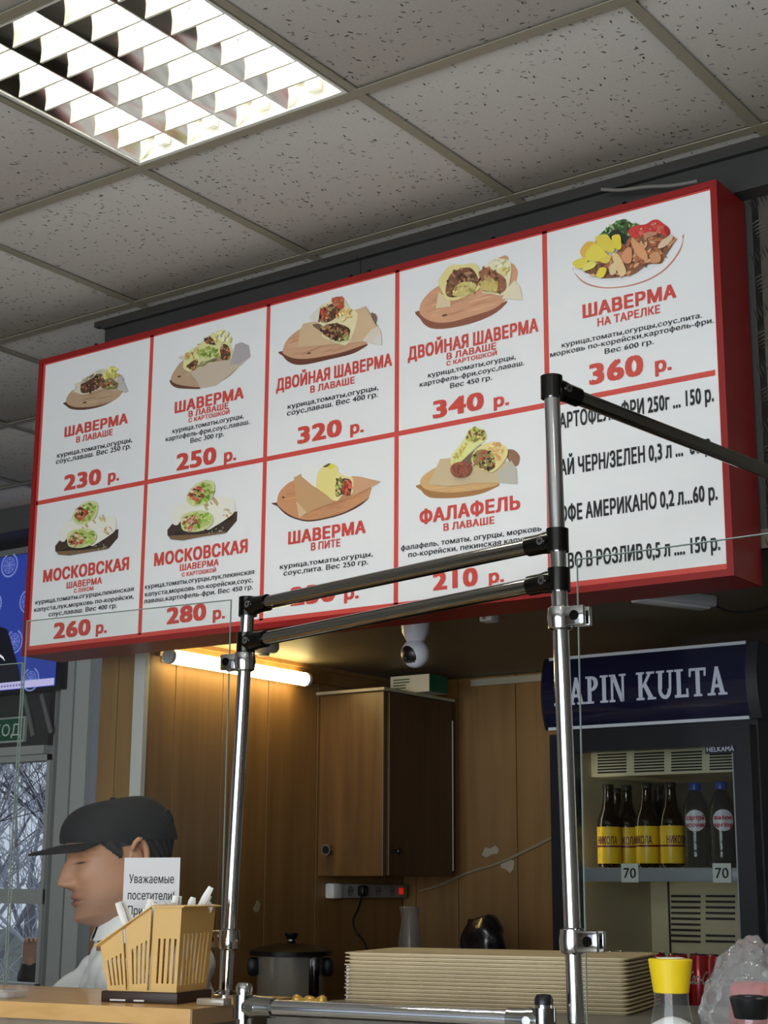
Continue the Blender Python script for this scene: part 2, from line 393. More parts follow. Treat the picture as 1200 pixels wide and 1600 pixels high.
# dark transom board above the window and the shaded bulkhead under the ceiling
bm = bmesh.new(); bx(bm, -3.6, WX1, YF-.03, YF, 2.02, 2.34); tr2 = struct('trim_2', bm, mat('transom_dark', (58,60,60), .35))
for (a, c) in (((38,1085),(52,1150)), ((65,1085),(80,1145))):
    p, q = pY(*a, YF-.035), pY(*c, YF-.035); b = bmesh.new(); d = q-p
    box(b, (p+q)/2, (.02, .008, d.length), Matrix.Rotation(math.atan2(d.x, d.z), 3, 'Y')); obj('reflection_strip', b, mat('strip_grey', (120,122,120), .4), tr2, False)  # slanted reflections in the dark transom, modelled as pale strips
b = bmesh.new(); bx(b, -3.6, WX1, YF-.05, YF, 1.985, 2.02); obj('ledge', b, M_FRAME, tr2, False)
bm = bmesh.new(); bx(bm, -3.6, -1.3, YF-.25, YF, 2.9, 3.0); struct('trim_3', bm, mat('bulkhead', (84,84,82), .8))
# ---- booth: left partition, back wall, soffit
bm = bmesh.new(); bx(bm, XL-.05, XL-.012, .87, YB+.05, 0, H); wl = struct('wall_booth_left', bm, mat('partition_core', (70,52,32), .8))
cuts = [.872] + [pX(u, 1200, XL).y for u in (270, 345, 417, 495)] + [YB]
for a, c in zip(cuts, cuts[1:]):
    b = bmesh.new(); rbox(b, (XL-.006, (a+c)/2, ZSOF/2), (.012, c-a-.003, ZSOF), .001); obj('wall_panel', b, M_PANEL, wl, False)
bm = bmesh.new(); bx(bm, XL-.05, 1.75, YB+.012, YB+.06, 0, H); wb = struct('wall_booth_back', bm, mat('partition_core', (70,52,32), .8))
xs = [XL] + [pY(u, 1300, YB).x for u in (650, 716, 808)] + [.80, 1.25, 1.75]
for a, c in zip(xs, xs[1:]):
    b = bmesh.new(); rbox(b, ((a+c)/2, YB+.006, ZSOF/2), (c-a-.003, .012, ZSOF), .001); obj('wall_panel', b, M_PANEL, wb, False)
b = bmesh.new(); bx(b, .12, 1.6, YB-.012, YB, ZSOF-.03, ZSOF-.008); t4 = struct('trim_4', b, mat('pale_trim', (176,168,150), .5))
b = bmesh.new(); bx(b, XL, XL+.03, .9, YB, ZSOF-.012, ZSOF); bx(b, XL, XL+.016, .9, YB, ZSOF-.05, ZSOF-.012); t5 = struct('trim_5', b, M_PANEL)
bm = bmesh.new(); bx(bm, XL-.05, 1.75, .70, YB+.05, ZSOF, ZSOF+.04); sof = struct('ceiling_booth', bm, mat('soffit_board', (112,102,86), .5, noise=.06, nscale=5))
# outer face of the booth left of the partition: brown boards and white corner trim
bm = bmesh.new(); bx(bm, pY(150,1250,.87).x, XL-.05, .875, .93, 0, ZSOF+.05); wo = struct('wall_booth_end', bm, mat('partition_core', (70,52,32), .8))
c0, c1 = pY(150,1250,.865).x, pY(205,1250,.865).x; cm = pY(178,1250,.865).x
for a, c in ((c0, cm), (cm, c1)):
    b = bmesh.new(); rbox(b, ((a+c)/2, .868, (ZSOF+.05)/2), (c-a-.003, .014, ZSOF+.05), .001); obj('wall_panel', b, M_PANEL, wo, False)
b = bmesh.new(); rbox(b, ((c1+XL)/2+.004, .862, 1.08), (XL-c1+.004, .02, 2.17), .003); struct('trim_6', b, mat('corner_trim_white', (200,198,192), .45))
# unseen fascia added behind the sign to stop light leaking above the soffit
bm = bmesh.new(); bx(bm, -.2, 1.75, .70, .72, ZSOF-.0, H); bx(bm, -.2, -.18, .72, YB, ZSOF+.04, H); struct('wall_light_stop', bm, mat('fascia_dark', (60,58,54), .7))
# checker-plate wall right of the sign
MPL = mat('checker_plate', (110,104,96), .38, metal=.8, noise=.12, nscale=10)
bm = bmesh.new(); bx(bm, 1.735, 5.2, .70, .76, 0, H); cp = struct('wall_plate', bm, MPL)
b = bmesh.new(); R0 = Matrix.Rotation(PI/2, 4, 'X')
for i in range(14):
    for j in range(30):
        cx, cz = 1.75+i*.062, 1.15+j*.062; up = (i+j) % 2
        for k in range(5):
            o_ = (k-2)*.0085; ang = .35 if up else .35+PI/2
            ca, sa = math.cos(ang), math.sin(ang)
            c = Vector((cx + o_*sa*1.0, .6995, cz + o_*ca*-1.0)); 
            Mr = Matrix.Translation(c) @ Matrix.Rotation(-ang, 4, 'Y')
            vv = [b.verts.new(Mr @ Vector(q)) for q in ((-.017,0,0),(.017,0,0),(0,0,.0022),(0,0,-.0022),(0,-.0018,0))]
            for q in ((0,2,4),(2,1,4),(1,3,4),(3,0,4)): b.faces.new([vv[t] for t in q])
o = obj('plate_ribs', b, MPL, cp); o['kind'] = 'stuff'
# steel beam carrying the sign
bt = thing('steel_beam', 'dark grey steel channel under the ceiling tiles, carrying the red-framed menu sign', 'beam', (.8,.68,2.87))
X0b = -.17
for k, (a, c) in enumerate(((X0b, pY(563,413,.655).x), (pY(563,413,.655).x+.002, 5.19))):
    b = bmesh.new(); bx(b, a, c, .655, .697, 2.905, 2.975); bx(b, a, c, .640, .697, 2.975, 2.985); bx(b, a, c, .648, .697, 2.893, 2.905); obj('channel', b, M_STEEL, bt, False)
for (u, v) in ((548,418), (577,409), (150,533), (770,360), (975,300)):
    p = pY(u, v, .652); p.z = 2.935; b = bmesh.new(); tube(b, p, p+Vector((0,.006,0)), .007, 12); obj('bolt', b, M_DCHROME, bt)
b = bmesh.new(); bx(b, -.2, 5.2, .640, .66, 2.985, 3.0); struct('trim_7', b, mat('wall_angle', (54,50,44), .6))
# ================================================================== MENU SIGN
sign = thing('menu_sign', 'long red-framed menu lightbox with ten white cells of dishes and prices in roubles', 'menu sign', (.7,.62,2.05))
SX0, SX1, SZ0, SZ1 = -.318, 1.722, 2.05, 2.886
b = bmesh.new(); bx(b, SX0, SX1, YS+.008, .692, SZ0, SZ1)
for (x0,x1,z0,z1) in ((SX0,SX1,SZ0,SZ0+.014),(SX0,SX1,SZ1-.014,SZ1),(SX0,SX0+.014,SZ0+.014,SZ1-.014),(SX1-.014,SX1,SZ0+.014,SZ1-.014)): bx(b, x0, x1, YS-.006, YS+.008, z0, z1)
obj('frame', b, M_RED, sign, False, label='dark red metal box frame')
b = bmesh.new(); bx(b, SX0+.013, SX1-.013, YS, YS+.009, SZ0+.013, SZ1-.013); obj('face_panel', b, M_SIGNWHITE, sign, False)
CX = [-.296, .113, .514, .909, 1.309, 1.705]; CZ = [2.868, 2.471, 2.076]
def stripe(x0, x1, z0, z1, y=.0008):
    b = bmesh.new(); bx(b, x0, x1, YS-y, YS-.0001, z0, z1); obj('printed_stripe', b, M_PRED, sign, False)
for x in CX[1:-1]: stripe(x-.006, x+.006, CZ[2]-.004, CZ[0]+.004)
for i in range(5): stripe(CX[i]-.006*(i == 0)+.006*(i > 0), CX[i+1]-.006, CZ[1]-.006, CZ[1]+.006)
stripe(SX0+.014, SX1-.014, CZ[0], SZ1-.014); stripe(SX0+.014, SX1-.014, SZ0+.014, CZ[2]); stripe(SX0+.014, CX[0], CZ[2], CZ[0]); stripe(CX[5], SX1-.014, CZ[2], CZ[0])
ZO = {3:(30,480,2.857), 4:(400,380,2.6087), 5:(840,280,2.5), 'a':(90,500,3.75), 'b':(60,740,3.5294), 'c':(420,450,6), 'd':(630,380,5.7143), 'e':(420,710,6), 'f':(640,650,6), 'g':(880,330,5.7143)}
def onsign(k, x, y): a, c, f = ZO[k]; return pY(a+x/f, c+y/f, YS)
AX, AZ = Vector((1,0,0)), Vector((0,0,1))
def st(k, s, x0, y0, x1, y1, cap, kind='h', off=None):
    p, q = onsign(k, x0, y0), onsign(k, x1, y1); t = onsign(k, x0, y0-cap); z = (p.z+q.z)/2
    m = M_PBLACK if kind in 'dl' else M_PRED
    o = off if off is not None else {'h': .045, 's': .036, 'd': .024, 'p': .045, 'l': .03}[kind]
    nm = {'h': 'dish_name', 's': 'dish_subtitle', 'd': 'ingredient_line', 'p': 'price', 'l': 'price_line'}[kind]
    put_text(nm, s, m, sign, (p.x, YS-.0012, z), AX, AZ, q.x-p.x, t.z-p.z, o)
R_ = 'р.'
def price(k, s, x0, y0, x1, y1, cap, u0, v0, u1, v1):
    st(k, s, x0, y0, x1, y1, cap, 'p'); st(k, 'р.', u0, v0, u1, v1, cap*.70, 'p')
st(3,'ШАВЕРМА',203,575,485,525,45); st(3,'В ЛАВАШЕ',255,605,418,572,27,'s')
st(3,'курица,томаты,огурцы,',170,670,505,605,21,'d'); st(3,'соус,лаваш. Вес 250 гр.',165,695,500,637,22,'d'); price(3,'230',200,820,365,790,72,397,783,447,772)
st(3,'ШАВЕРМА',695,470,1003,412,50); st(3,'В ЛАВАШЕ',757,490,935,455,27,'s'); st(3,'С КАРТОШКОЙ',757,514,940,478,19,'s')
st(3,'курица,томаты,огурцы,',685,560,1003,500,21,'d'); st(3,'картофель-фри,соус,лаваш.',655,600,1030,522,21,'d'); st(3,'Вес 300 гр.',765,606,915,578,22,'d'); price(3,'250',702,732,880,697,78,915,692,970,683)
st(3,'МОСКОВСКАЯ',107,1230,490,1172,55); st(3,'ШАВЕРМА',212,1256,370,1235,29,'s'); st(3,'С ЛУКОМ',245,1276,332,1264,18,'s')
st(3,'курица,томаты,огурцы,пекинская',73,1327,512,1268,20,'d'); st(3,'капуста,лук,морковь по-корейски,',68,1360,512,1302,20,'d'); st(3,'соус,лаваш. Вес 400 гр.',132,1382,437,1342,21,'d'); price(3,'260',153,1485,318,1460,75,343,1460,392,1452)
st(3,'МОСКОВСКАЯ',603,1157,1020,1095,58); st(3,'ШАВЕРМА',718,1178,892,1152,29,'s'); st(3,'С КАРТОШКОЙ',727,1204,880,1182,18,'s')
st(3,'курица,томаты,огурцы,лук,пекинская',562,1258,1050,1192,21,'d'); st(3,'капуста,морковь по-корейски,соус,',562,1292,1045,1228,21,'d'); st(3,'лаваш,картофель-фри. Вес 450 гр.',557,1325,1045,1258,21,'d'); price(3,'280',658,1420,835,1393,78,865,1397,920,1388)
st(4,'ДВОЙНАЯ ШАВЕРМА',83,600,555,505,50); st(4,'В ЛАВАШЕ',222,610,403,573,28,'s')
st(4,'курица,томаты,огурцы,',130,675,500,600,20,'d'); st(4,'соус,лаваш. Вес 400 гр.',127,703,498,628,21,'d'); price(4,'320',170,820,350,785,72,385,780,440,770)
st(4,'ДВОЙНАЯ ШАВЕРМА',620,478,1152,362,54); st(4,'В ЛАВАШЕ',778,475,980,433,27,'s'); st(4,'С КАРТОШКОЙ',777,500,983,457,18,'s')
st(4,'курица,томаты,огурцы,',702,550,1060,472,20,'d'); st(4,'картофель-фри,соус,лаваш.',668,587,1095,497,20,'d'); st(4,'Вес 450 гр.',792,592,963,558,21,'d'); price(4,'340',722,718,930,675,75,970,670,1033,660)
st(4,'ШАВЕРМА',132,1228,448,1183,52); st(4,'В ПИТЕ',225,1253,345,1237,32,'s')
st(4,'курица,томаты,огурцы,',98,1328,477,1278,20,'d'); st(4,'соус,пита. Вес 250 гр.',113,1355,458,1310,21,'d'); price(4,'230',140,1483,325,1455,80,360,1455,420,1447)
st(4,'ФАЛАФЕЛЬ',668,1145,1078,1085,57); st(4,'В ЛАВАШЕ',765,1172,973,1145,30,'s')
st(4,'фалафель, томаты, огурцы, морковь',592,1255,1165,1172,22,'d'); st(4,'по-корейски, пекинская капуста.',622,1283,1150,1207,22,'d'); price(4,'210',722,1418,905,1395,78,950,1388,1012,1380)
st(5,'ШАВЕРМА',177,545,543,463,54); st(5,'НА ТАРЕЛКЕ',235,577,480,523,33,'s')
st(5,'курица,томаты,огурцы,соус,пита.',95,660,643,540,20,'d'); st(5,'морковь по-корейски,картофель-фри.',50,700,690,557,20,'d'); st(5,'Вес 600 гр.',263,685,455,643,21,'d'); price(5,'360',203,805,415,765,85,460,757,525,745)
st(5,'КАРТОФЕЛЬ ФРИ 250г ... 150 р.',62,982,690,868,62,'l',.034); st(5,'ЧАЙ ЧЕРН/ЗЕЛЕН 0,3 л ...  60 р.',62,1163,690,1063,64,'l',.034)
st(5,'КОФЕ АМЕРИКАНО 0,2 л...60 р.',62,1345,705,1252,64,'l',.034); st(5,'ПИВО В РОЗЛИВ 0,5 л .... 150 р.',57,1532,715,1447,62,'l',.034)

# ---- printed dish pictures: flat print built of coloured outlines
def smooth_poly(pts, n=4):
    out = []; N = len(pts)
    for i in range(N):
        p0, p1, p2, p3 = (Vector((*pts[(i+d) % N], 0)) for d in (-1, 0, 1, 2))
        for k in range(n):
            t = k/n
            q = .5*((2*p1) + (p2-p0)*t + (2*p0-5*p1+4*p2-p3)*t*t + (3*p1-p0-3*p2+p3)*t**3); out.append((q.x, q.y))
    return out
def inside(p, poly):
    r = False; j = len(poly)-1
    for i in range(len(poly)):
        (xi, yi), (xj, yj) = poly[i], poly[j]
        if (yi > p[1]) != (yj > p[1]) and p[0] < (xj-xi)*(p[1]-yi)/(yj-yi)+xi: r = not r
        j = i
    return r
class Pic:
    def __init__(s, k): s.k = k; s.bm = bmesh.new(); s.l = s.bm.loops.layers.float_color.new('Col'); s.d = .0003; s.rnd = random.Random(str(k))
    def shape(s, col, pts, smooth=True, jit=0):
        if smooth: pts = smooth_poly(pts)
        s.d += .00004; vs = [s.bm.verts.new(onsign(s.k, *p) - Vector((0, s.d, 0))) for p in pts]
        try: f = s.bm.faces.new(vs)
        except Exception: return pts
        c = lin(col); g = 1 + s.rnd.uniform(-jit, jit)
        for lp in f.loops: lp[s.l] = (c[0]*g, c[1]*g, c[2]*g, 1)
        return pts
    def blobs(s, pts, cols, n, r, asp=2.0, ang=None):
        poly = smooth_poly(pts); xs = [p[0] for p in poly]; ys = [p[1] for p in poly]; c = 0; tries = 0
        while c < n and tries < n*20:
            tries += 1; p = (s.rnd.uniform(min(xs), max(xs)), s.rnd.uniform(min(ys), max(ys)))
            if not inside(p, poly): continue
            a = s.rnd.uniform(0, PI) if ang is None else ang+s.rnd.uniform(-.12,.12); rr_ = r*s.rnd.uniform(.5, 1.2); k = 7; q = []
            if asp > 3 and not all(inside((p[0]+sg*rr_*asp**.5*1.25*math.cos(a), p[1]+sg*rr_*asp**.5*1.25*math.sin(a)), poly) for sg in (-1, 1)): continue
            c += 1
            for i in range(k):
                t = 2*PI*i/k; x = math.cos(t)*rr_*asp**.5*s.rnd.uniform(.7,1.2); y = math.sin(t)*rr_/asp**.5*s.rnd.uniform(.7,1.2)
                q.append((p[0]+x*math.cos(a)-y*math.sin(a), p[1]+x*math.sin(a)+y*math.cos(a)))
            s.shape(s.rnd.choice(cols), q, False, .15)
    def grain(s, pts, cols, n, ln, ang):
        s.blobs(pts, cols, n*2, ln*.55, 16, ang)
    def done(s):
        bmesh.ops.triangulate(s.bm, faces=s.bm.faces[:]); me = bpy.data.meshes.new('dish_picture'); s.bm.to_mesh(me); s.bm.free()
        obj('dish_picture', me, M_PRINT, sign)
MEAT = [(110,70,45),(150,100,65),(85,55,40),(175,125,85),(60,42,32),(190,150,110)]; VEG = [(150,170,70),(190,200,110),(110,140,50),(215,220,150)]; TOM = [(200,80,60),(215,110,85),(180,60,50)]
# wrap in lavash
p = Pic('a'); p.shape((196,190,184), [(330,345),(375,320),(395,350),(380,385),(418,420),(400,428),(350,420)], False)
B = [(50,480),(70,430),(110,405),(200,395),(300,400),(372,418),(360,450),(300,485),(200,508),(100,510)]
p.shape((96,66,50), [(50,480),(52,500),(80,522),(160,526),(260,505),(340,465),(376,425),(374,418),(300,440)]); p.shape((190,158,128), B); p.grain(B, [(178,146,116),(200,170,140)], 14, 22, -.15); p.shape((70,50,40), [(148,485),(165,479),(174,483),(158,489)])
p.shape((222,212,188), [(98,378),(130,365),(180,330),(260,288),(330,300),(352,345),(352,400),(330,415),(270,400),(200,425),(150,438),(105,425),(90,428),(112,400)])
C = [(140,385),(190,350),(245,318),(275,330),(258,385),(200,420),(145,428)]; p.shape((92,66,52), C); p.blobs(C, MEAT, 45, 8)
C = [(262,360),(310,340),(350,370),(348,405),(300,408),(262,395)]; p.shape((130,120,80), C); p.blobs(C, MEAT+VEG+TOM, 35, 7)
p.blobs([(265,330),(300,300),(350,280),(352,330),(300,345)], [(225,215,120),(235,228,150),(200,190,90)], 28, 12); p.blobs([(120,370),(250,300),(262,312),(140,385)], [(235,228,205),(210,195,165),(120,100,80)], 18, 10, 4, -.5); p.done()
# wrap with fries
p = Pic('a'); p.rnd.seed(22)
p.shape((104,72,54), [(662,350),(664,375),(700,398),(780,404),(840,402),(838,380),(720,370)]); B = [(664,345),(690,290),(740,235),(860,200),(980,195),(1080,225),(1040,300),(960,360),(860,392),(760,388),(690,372)]
p.shape((192,160,132), B); p.grain(B, [(180,148,120),(204,174,146)], 16, 26, -.35); p.shape((70,50,40), [(704,333),(716,327),(726,331),(712,337)])
p.shape((204,186,166), [(780,310),(900,250),(1000,235),(1030,200),(1042,145),(1080,130),(1122,150),(1132,215),(1080,262),(1000,330),(930,385),(838,402),(822,365)], False)
p.shape((178,170,172), [(1020,225),(1045,145),(1080,131),(1122,150),(1131,215),(1060,262),(1010,262)], False); p.shape((216,205,190), [(707,218),(745,208),(748,240),(720,230)], False)
p.shape((226,222,160), [(738,270),(752,205),(800,165),(850,140),(862,110),(890,100),(930,110),(1000,130),(1026,180),(1018,232),(985,235),(960,215),(920,225),(860,235),(800,290),(775,305),(745,288)])
for C, c in (([(765,270),(800,238),(826,240),(815,268),(785,292)], MEAT), ([(862,120),(890,100),(918,118),(922,145),(880,138)], MEAT+[(60,60,40)]), ([(965,150),(1000,150),(1018,200),(1005,232),(965,225)], TOM+MEAT+[(225,180,150)])): p.shape((90,70,50), C); p.blobs(C, c, 26, 8)
p.blobs([(820,215),(870,170),(930,170),(945,215),(880,225)], VEG+[(130,150,60)], 36, 11); p.blobs([(900,100),(950,65),(1010,90),(1015,130),(930,125)], [(235,228,160),(225,215,120),(240,236,190)], 26, 12); p.blobs([(750,215),(830,150),(850,160),(770,250)], [(238,230,180),(220,205,110),(205,130,90)], 16, 10); p.done()
# two rolls on a dark board (twice)
def moscow(dx, dy, sc, seed):
    p = Pic('b'); p.rnd.seed(seed); T = lambda L: [(dx+x*sc, dy+y*sc) for x, y in L]
    p.shape((70,58,48), T([(712,310),(740,275),(800,262),(1000,225),(1098,208),(1095,260),(1040,325),(900,345),(800,368),(730,362),(712,340)]), False)
    p.grain(T([(720,320),(900,280),(1080,225),(1070,270),(900,330),(760,350)]), [(58,44,40),(84,68,58),(48,38,34)], 30, 24*sc, -.15)
    p.shape((128,102,76), T([(720,345),(900,335),(1040,318),(1034,330),(900,350),(800,370),(735,364)]), False)
    p.shape((238,234,222), T([(742,275),(738,240),(760,190),(812,155),(850,120),(930,150),(900,190),(850,215),(800,250),(770,285)]))
    p.shape((240,236,222), T([(850,215),(900,175),(1000,130),(1050,135),(1085,150),(1085,210),(1050,245),(980,290),(930,310),(880,240)])); p.blobs(T([(880,190),(1000,135),(1020,150),(900,205)]), [(205,190,140),(190,165,115)], 9, 13*sc, 3, 1.1); p.blobs(T([(1020,205),(1050,195),(1070,220),(1020,245)]), [(200,160,110),(215,190,150)], 7, 9*sc, 2)
    for C, inn in (([(828,160),(822,125),(860,70),(920,38),(965,45),(978,80),(960,140),(910,175),(860,182)], [(835,140),(865,85),(915,52),(960,65),(962,105),(930,150),(870,172)]), ([(795,270),(802,235),(850,212),(920,208),(968,235),(970,275),(930,310),(870,325),(808,315)], [(808,270),(830,235),(890,222),(955,240),(958,275),(915,300),(860,312),(815,300)])):
        p.shape((214,218,160), T(C)); p.shape((190,200,120), T(inn)); p.blobs(T(inn), VEG+[(140,190,60),(170,205,90)], 34, 12*sc); cx = sum(q[0] for q in inn)/len(inn)-18; cy = sum(q[1] for q in inn)/len(inn)+8
        p.blobs(T([(cx-42,cy-20),(cx+5,cy-42),(cx+35,cy-5),(cx,cy+38),(cx-42,cy+28)]), TOM+[(225,170,140),(235,205,180)]+MEAT[:3], 42, 10*sc)
    p.blobs(T([(930,300),(1030,295),(1030,325),(940,335)]), [(200,195,180)], 9, 4*sc, 3); p.done()
moscow(0, 0, 1, 3); sc = .905; moscow(93-712*sc, 150-35*sc, sc, 4)
# double wrap
p = Pic('c'); p.shape((110,66,48), [(130,590),(135,640),(190,695),(270,720),(380,712),(560,672),(760,625),(860,580),(925,525),(700,560)]); B = [(130,590),(170,490),(270,400),(420,340),(700,330),(950,240),(1015,260),(1010,330),(940,500),(860,545),(700,600),(560,632),(380,662),(240,660),(150,625)]
p.shape((206,160,128), B); p.grain(B, [(192,144,112),(216,172,140)], 26, 40, -.3); p.shape((80,50,38), [(360,618),(385,606),(400,612),(370,622)]); p.shape((120,100,96), [(965,235),(1005,255),(1018,310),(1000,320)])
p.shape((214,184,146), [(275,560),(300,400),(330,335),(480,310),(800,215),(915,172),(1000,330),(1060,420),(1066,540),(900,505),(760,520),(500,540)], False); p.shape((224,212,196), [(880,500),(960,400),(1030,360),(1060,420),(1066,540),(960,520)], False); p.shape((226,220,210), [(1000,470),(1060,420),(1066,540),(980,520)], False)
p.shape((120,95,75), [(415,350),(480,340),(560,380),(540,430),(480,400)]); p.shape((228,222,208), [(395,300),(400,260),(470,190),(520,160),(520,260),(480,320)])
p.shape((236,224,180), [(480,210),(500,160),(560,140),(620,95),(700,90),(760,180),(830,230),(835,290),(800,420),(740,530),(690,535),(600,500),(500,450),(520,370),(470,330),(500,300)])
C = [(490,270),(520,200),(600,150),(680,160),(690,230),(640,280),(560,325),(495,315)]; p.shape((96,66,48), C); p.blobs(C, MEAT+TOM[:1]+[(190,180,130)], 60, 16)
C = [(600,130),(640,90),(705,100),(712,180),(670,200)]; p.shape((170,95,65), C); p.blobs(C, TOM+[(190,130,95)], 18, 14); C = [(505,400),(560,350),(660,342),(760,380),(768,430),(720,490),(650,500),(560,460)]; p.shape((80,56,44), C); p.blobs(C, MEAT, 70, 16)
p.blobs([(500,230),(550,210),(570,270),(520,290)], TOM, 9, 18); p.blobs([(650,280),(760,200),(780,270),(700,330)], [(235,205,130),(225,185,110),(240,225,160)], 20, 18); p.blobs([(680,490),(760,440),(740,525),(690,530)], VEG, 12, 14); p.done()
# double wrap with fries
p = Pic('d'); p.shape((142,86,66), [(145,600),(155,680),(215,745),(300,766),(420,758),(600,720),(760,660),(870,590),(925,515),(700,600)]); B = [(145,600),(180,500),(300,390),(500,320),(800,220),(960,180),(1010,220),(1025,280),(980,420),(900,520),(800,590),(620,650),(420,705),(280,705),(180,660)]
p.shape((214,160,126), B); p.grain(B, [(200,144,110),(224,174,140)], 26, 45, -.3); p.shape((80,50,38), [(352,648),(385,636),(398,642),(362,656)]); p.shape((226,206,168), [(295,585),(320,440),(420,500),(430,570)], False); p.shape((232,220,190), [(885,500),(940,400),(1000,330),(1050,400),(1072,512)], False); p.shape((200,160,120), [(850,140),(920,112),(940,150),(870,170)])
p.shape((232,218,150), [(318,350),(360,270),(430,200),(520,195),(640,185),(685,240),(698,330),(685,410),(600,460),(480,510),(400,505),(350,430)]); p.shape((236,228,186), [(695,260),(760,190),(800,150),(880,140),(960,170),(970,260),(950,380),(940,430),(890,470),(800,455),(700,430)])
C = [(388,460),(395,360),(440,270),(540,225),(620,230),(675,320),(670,380),(560,450),(450,488)]; p.shape((128,84,62), C); p.blobs(C, MEAT+[(190,130,100)], 70, 17); C2 = [(455,470),(480,390),(560,350),(660,370),(640,430),(540,475)]; p.shape((208,190,120), C2); p.blobs(C2, [(205,195,110),(220,205,140),(170,150,90)], 20, 20)
C = [(700,270),(760,225),(830,260),(910,310),(930,400),(880,450),(790,440),(705,420)]; p.shape((160,104,76), C); p.blobs(C, MEAT+[(205,130,95)], 50, 16); C2 = [(710,420),(720,360),(800,320),(860,380),(850,440),(780,440)]; p.shape((208,185,110), C2); p.blobs(C2, [(205,190,110),(190,160,90)], 12, 18)
p.blobs([(800,180),(880,150),(950,200),(930,280),(840,240)], [(240,234,205),(225,210,130)], 16, 22); p.done()
# pita
p = Pic('e'); p.shape((96,62,50), [(78,450),(85,490),(170,570),(280,615),(380,630),(520,610),(700,560),(860,480),(940,400),(800,440)]); B = [(78,440),(110,340),(240,240),(480,210),(780,215),(950,300),(955,350),(930,410),(840,470),(700,545),(520,595),(380,615),(270,598),(170,550),(90,480)]
p.shape((204,146,104), B); p.grain(B, [(190,130,90),(214,158,116)], 24, 45, -.2); p.shape((70,48,36), [(128,405),(142,395),(154,405),(142,412)])
p.shape((198,156,112), [(240,220),(310,182),(440,310),(620,450),(420,525),(290,600),(265,470)], False); p.shape((216,184,150), [(262,440),(300,480),(360,545),(290,600)], False); p.shape((206,160,124), [(780,205),(860,210),(1055,256),(980,300),(790,395)], False)
p.shape((240,238,234), [(312,200),(320,110),(350,90),(480,150),(465,300),(440,310),(340,230)]); p.shape((234,218,140), [(452,270),(465,180),(520,110),(580,85),(640,110),(655,180),(640,300),(620,400),(650,430),(610,435),(540,380),(455,315)]); p.shape((226,214,90), [(550,110),(600,92),(625,115),(580,142)]); p.shape((90,80,50), [(515,118),(570,86),(582,96),(545,122)])
p.shape((238,222,160), [(620,400),(640,230),(660,170),(720,205),(790,220),(798,300),(785,370),(700,385),(660,435),(625,435)]); C = [(630,370),(645,240),(700,230),(770,240),(780,330),(760,385),(690,380),(650,400)]; p.shape((110,84,56), C); p.blobs(C, MEAT+VEG, 40, 14); p.blobs([(710,260),(770,245),(778,350),(720,380)], TOM+[(225,140,115)], 22, 18, 1.6); p.blobs([(660,270),(690,260),(690,350),(665,350)], VEG, 8, 14, 3, 1.4); p.done()
# falafel
p = Pic('f'); B0 = [(100,640),(110,700),(180,760),(300,772),(460,766),(650,735),(780,685),(845,640),(700,620)]; p.shape((170,122,76), B0)
p.shape((150,112,86), [(900,330),(970,315),(1025,360),(1035,410),(1010,470),(940,440)]); B = [(100,630),(130,560),(250,480),(400,420),(700,420),(900,500),(845,630),(700,680),(460,715),(300,715),(160,690)]; p.shape((212,170,118), B); p.grain(B, [(200,156,104),(222,182,132)], 18, 40, -.15)
p.shape((206,184,148), [(180,640),(290,405),(500,380),(750,380),(960,440),(1008,500),(1014,640),(850,628),(600,630),(350,660)], False); p.shape((190,186,172), [(830,520),(960,420),(1008,500),(1014,640),(850,628)], False)
p.shape((120,100,80), [(480,440),(600,330),(680,270),(640,400),(580,460)]); p.shape((226,226,150), [(388,420),(410,350),(470,280),(530,190),(560,130),(610,105),(700,130),(722,180),(715,230),(620,300),(540,380),(460,450),(410,455)])
C = [(535,210),(560,140),(620,112),(700,140),(722,190),(700,230),(650,225),(610,245),(560,240)]; p.shape((200,190,110), C); p.blobs(C, VEG+MEAT[:4]+[(140,120,60)], 38, 14); p.blobs([(395,430),(500,270),(540,290),(430,450)], [(225,210,90),(238,236,200),(205,170,80)], 18, 16)
p.shape((234,218,150), [(590,400),(620,330),(700,270),(800,250),(900,280),(932,340),(900,420),(820,510),(750,530),(660,490),(600,450)]); C = [(600,400),(640,330),(720,320),(790,370),(810,440),(780,510),(720,505),(640,470)]; p.shape((150,130,80), C); p.blobs(C, VEG+MEAT+TOM[:1]+[(50,60,35)], 60, 15); p.blobs([(700,290),(800,262),(900,300),(880,400),(830,430),(790,340)], [(220,160,90),(230,185,120),(235,215,150)], 26, 18)
p.shape((150,84,64), [(398,510),(430,455),(510,435),(580,450),(600,490),(570,560),(500,585),(430,570)]); p.blobs([(405,510),(510,445),(590,490),(520,575)], [(136,74,58),(166,98,74),(120,66,54)], 40, 12); p.done()
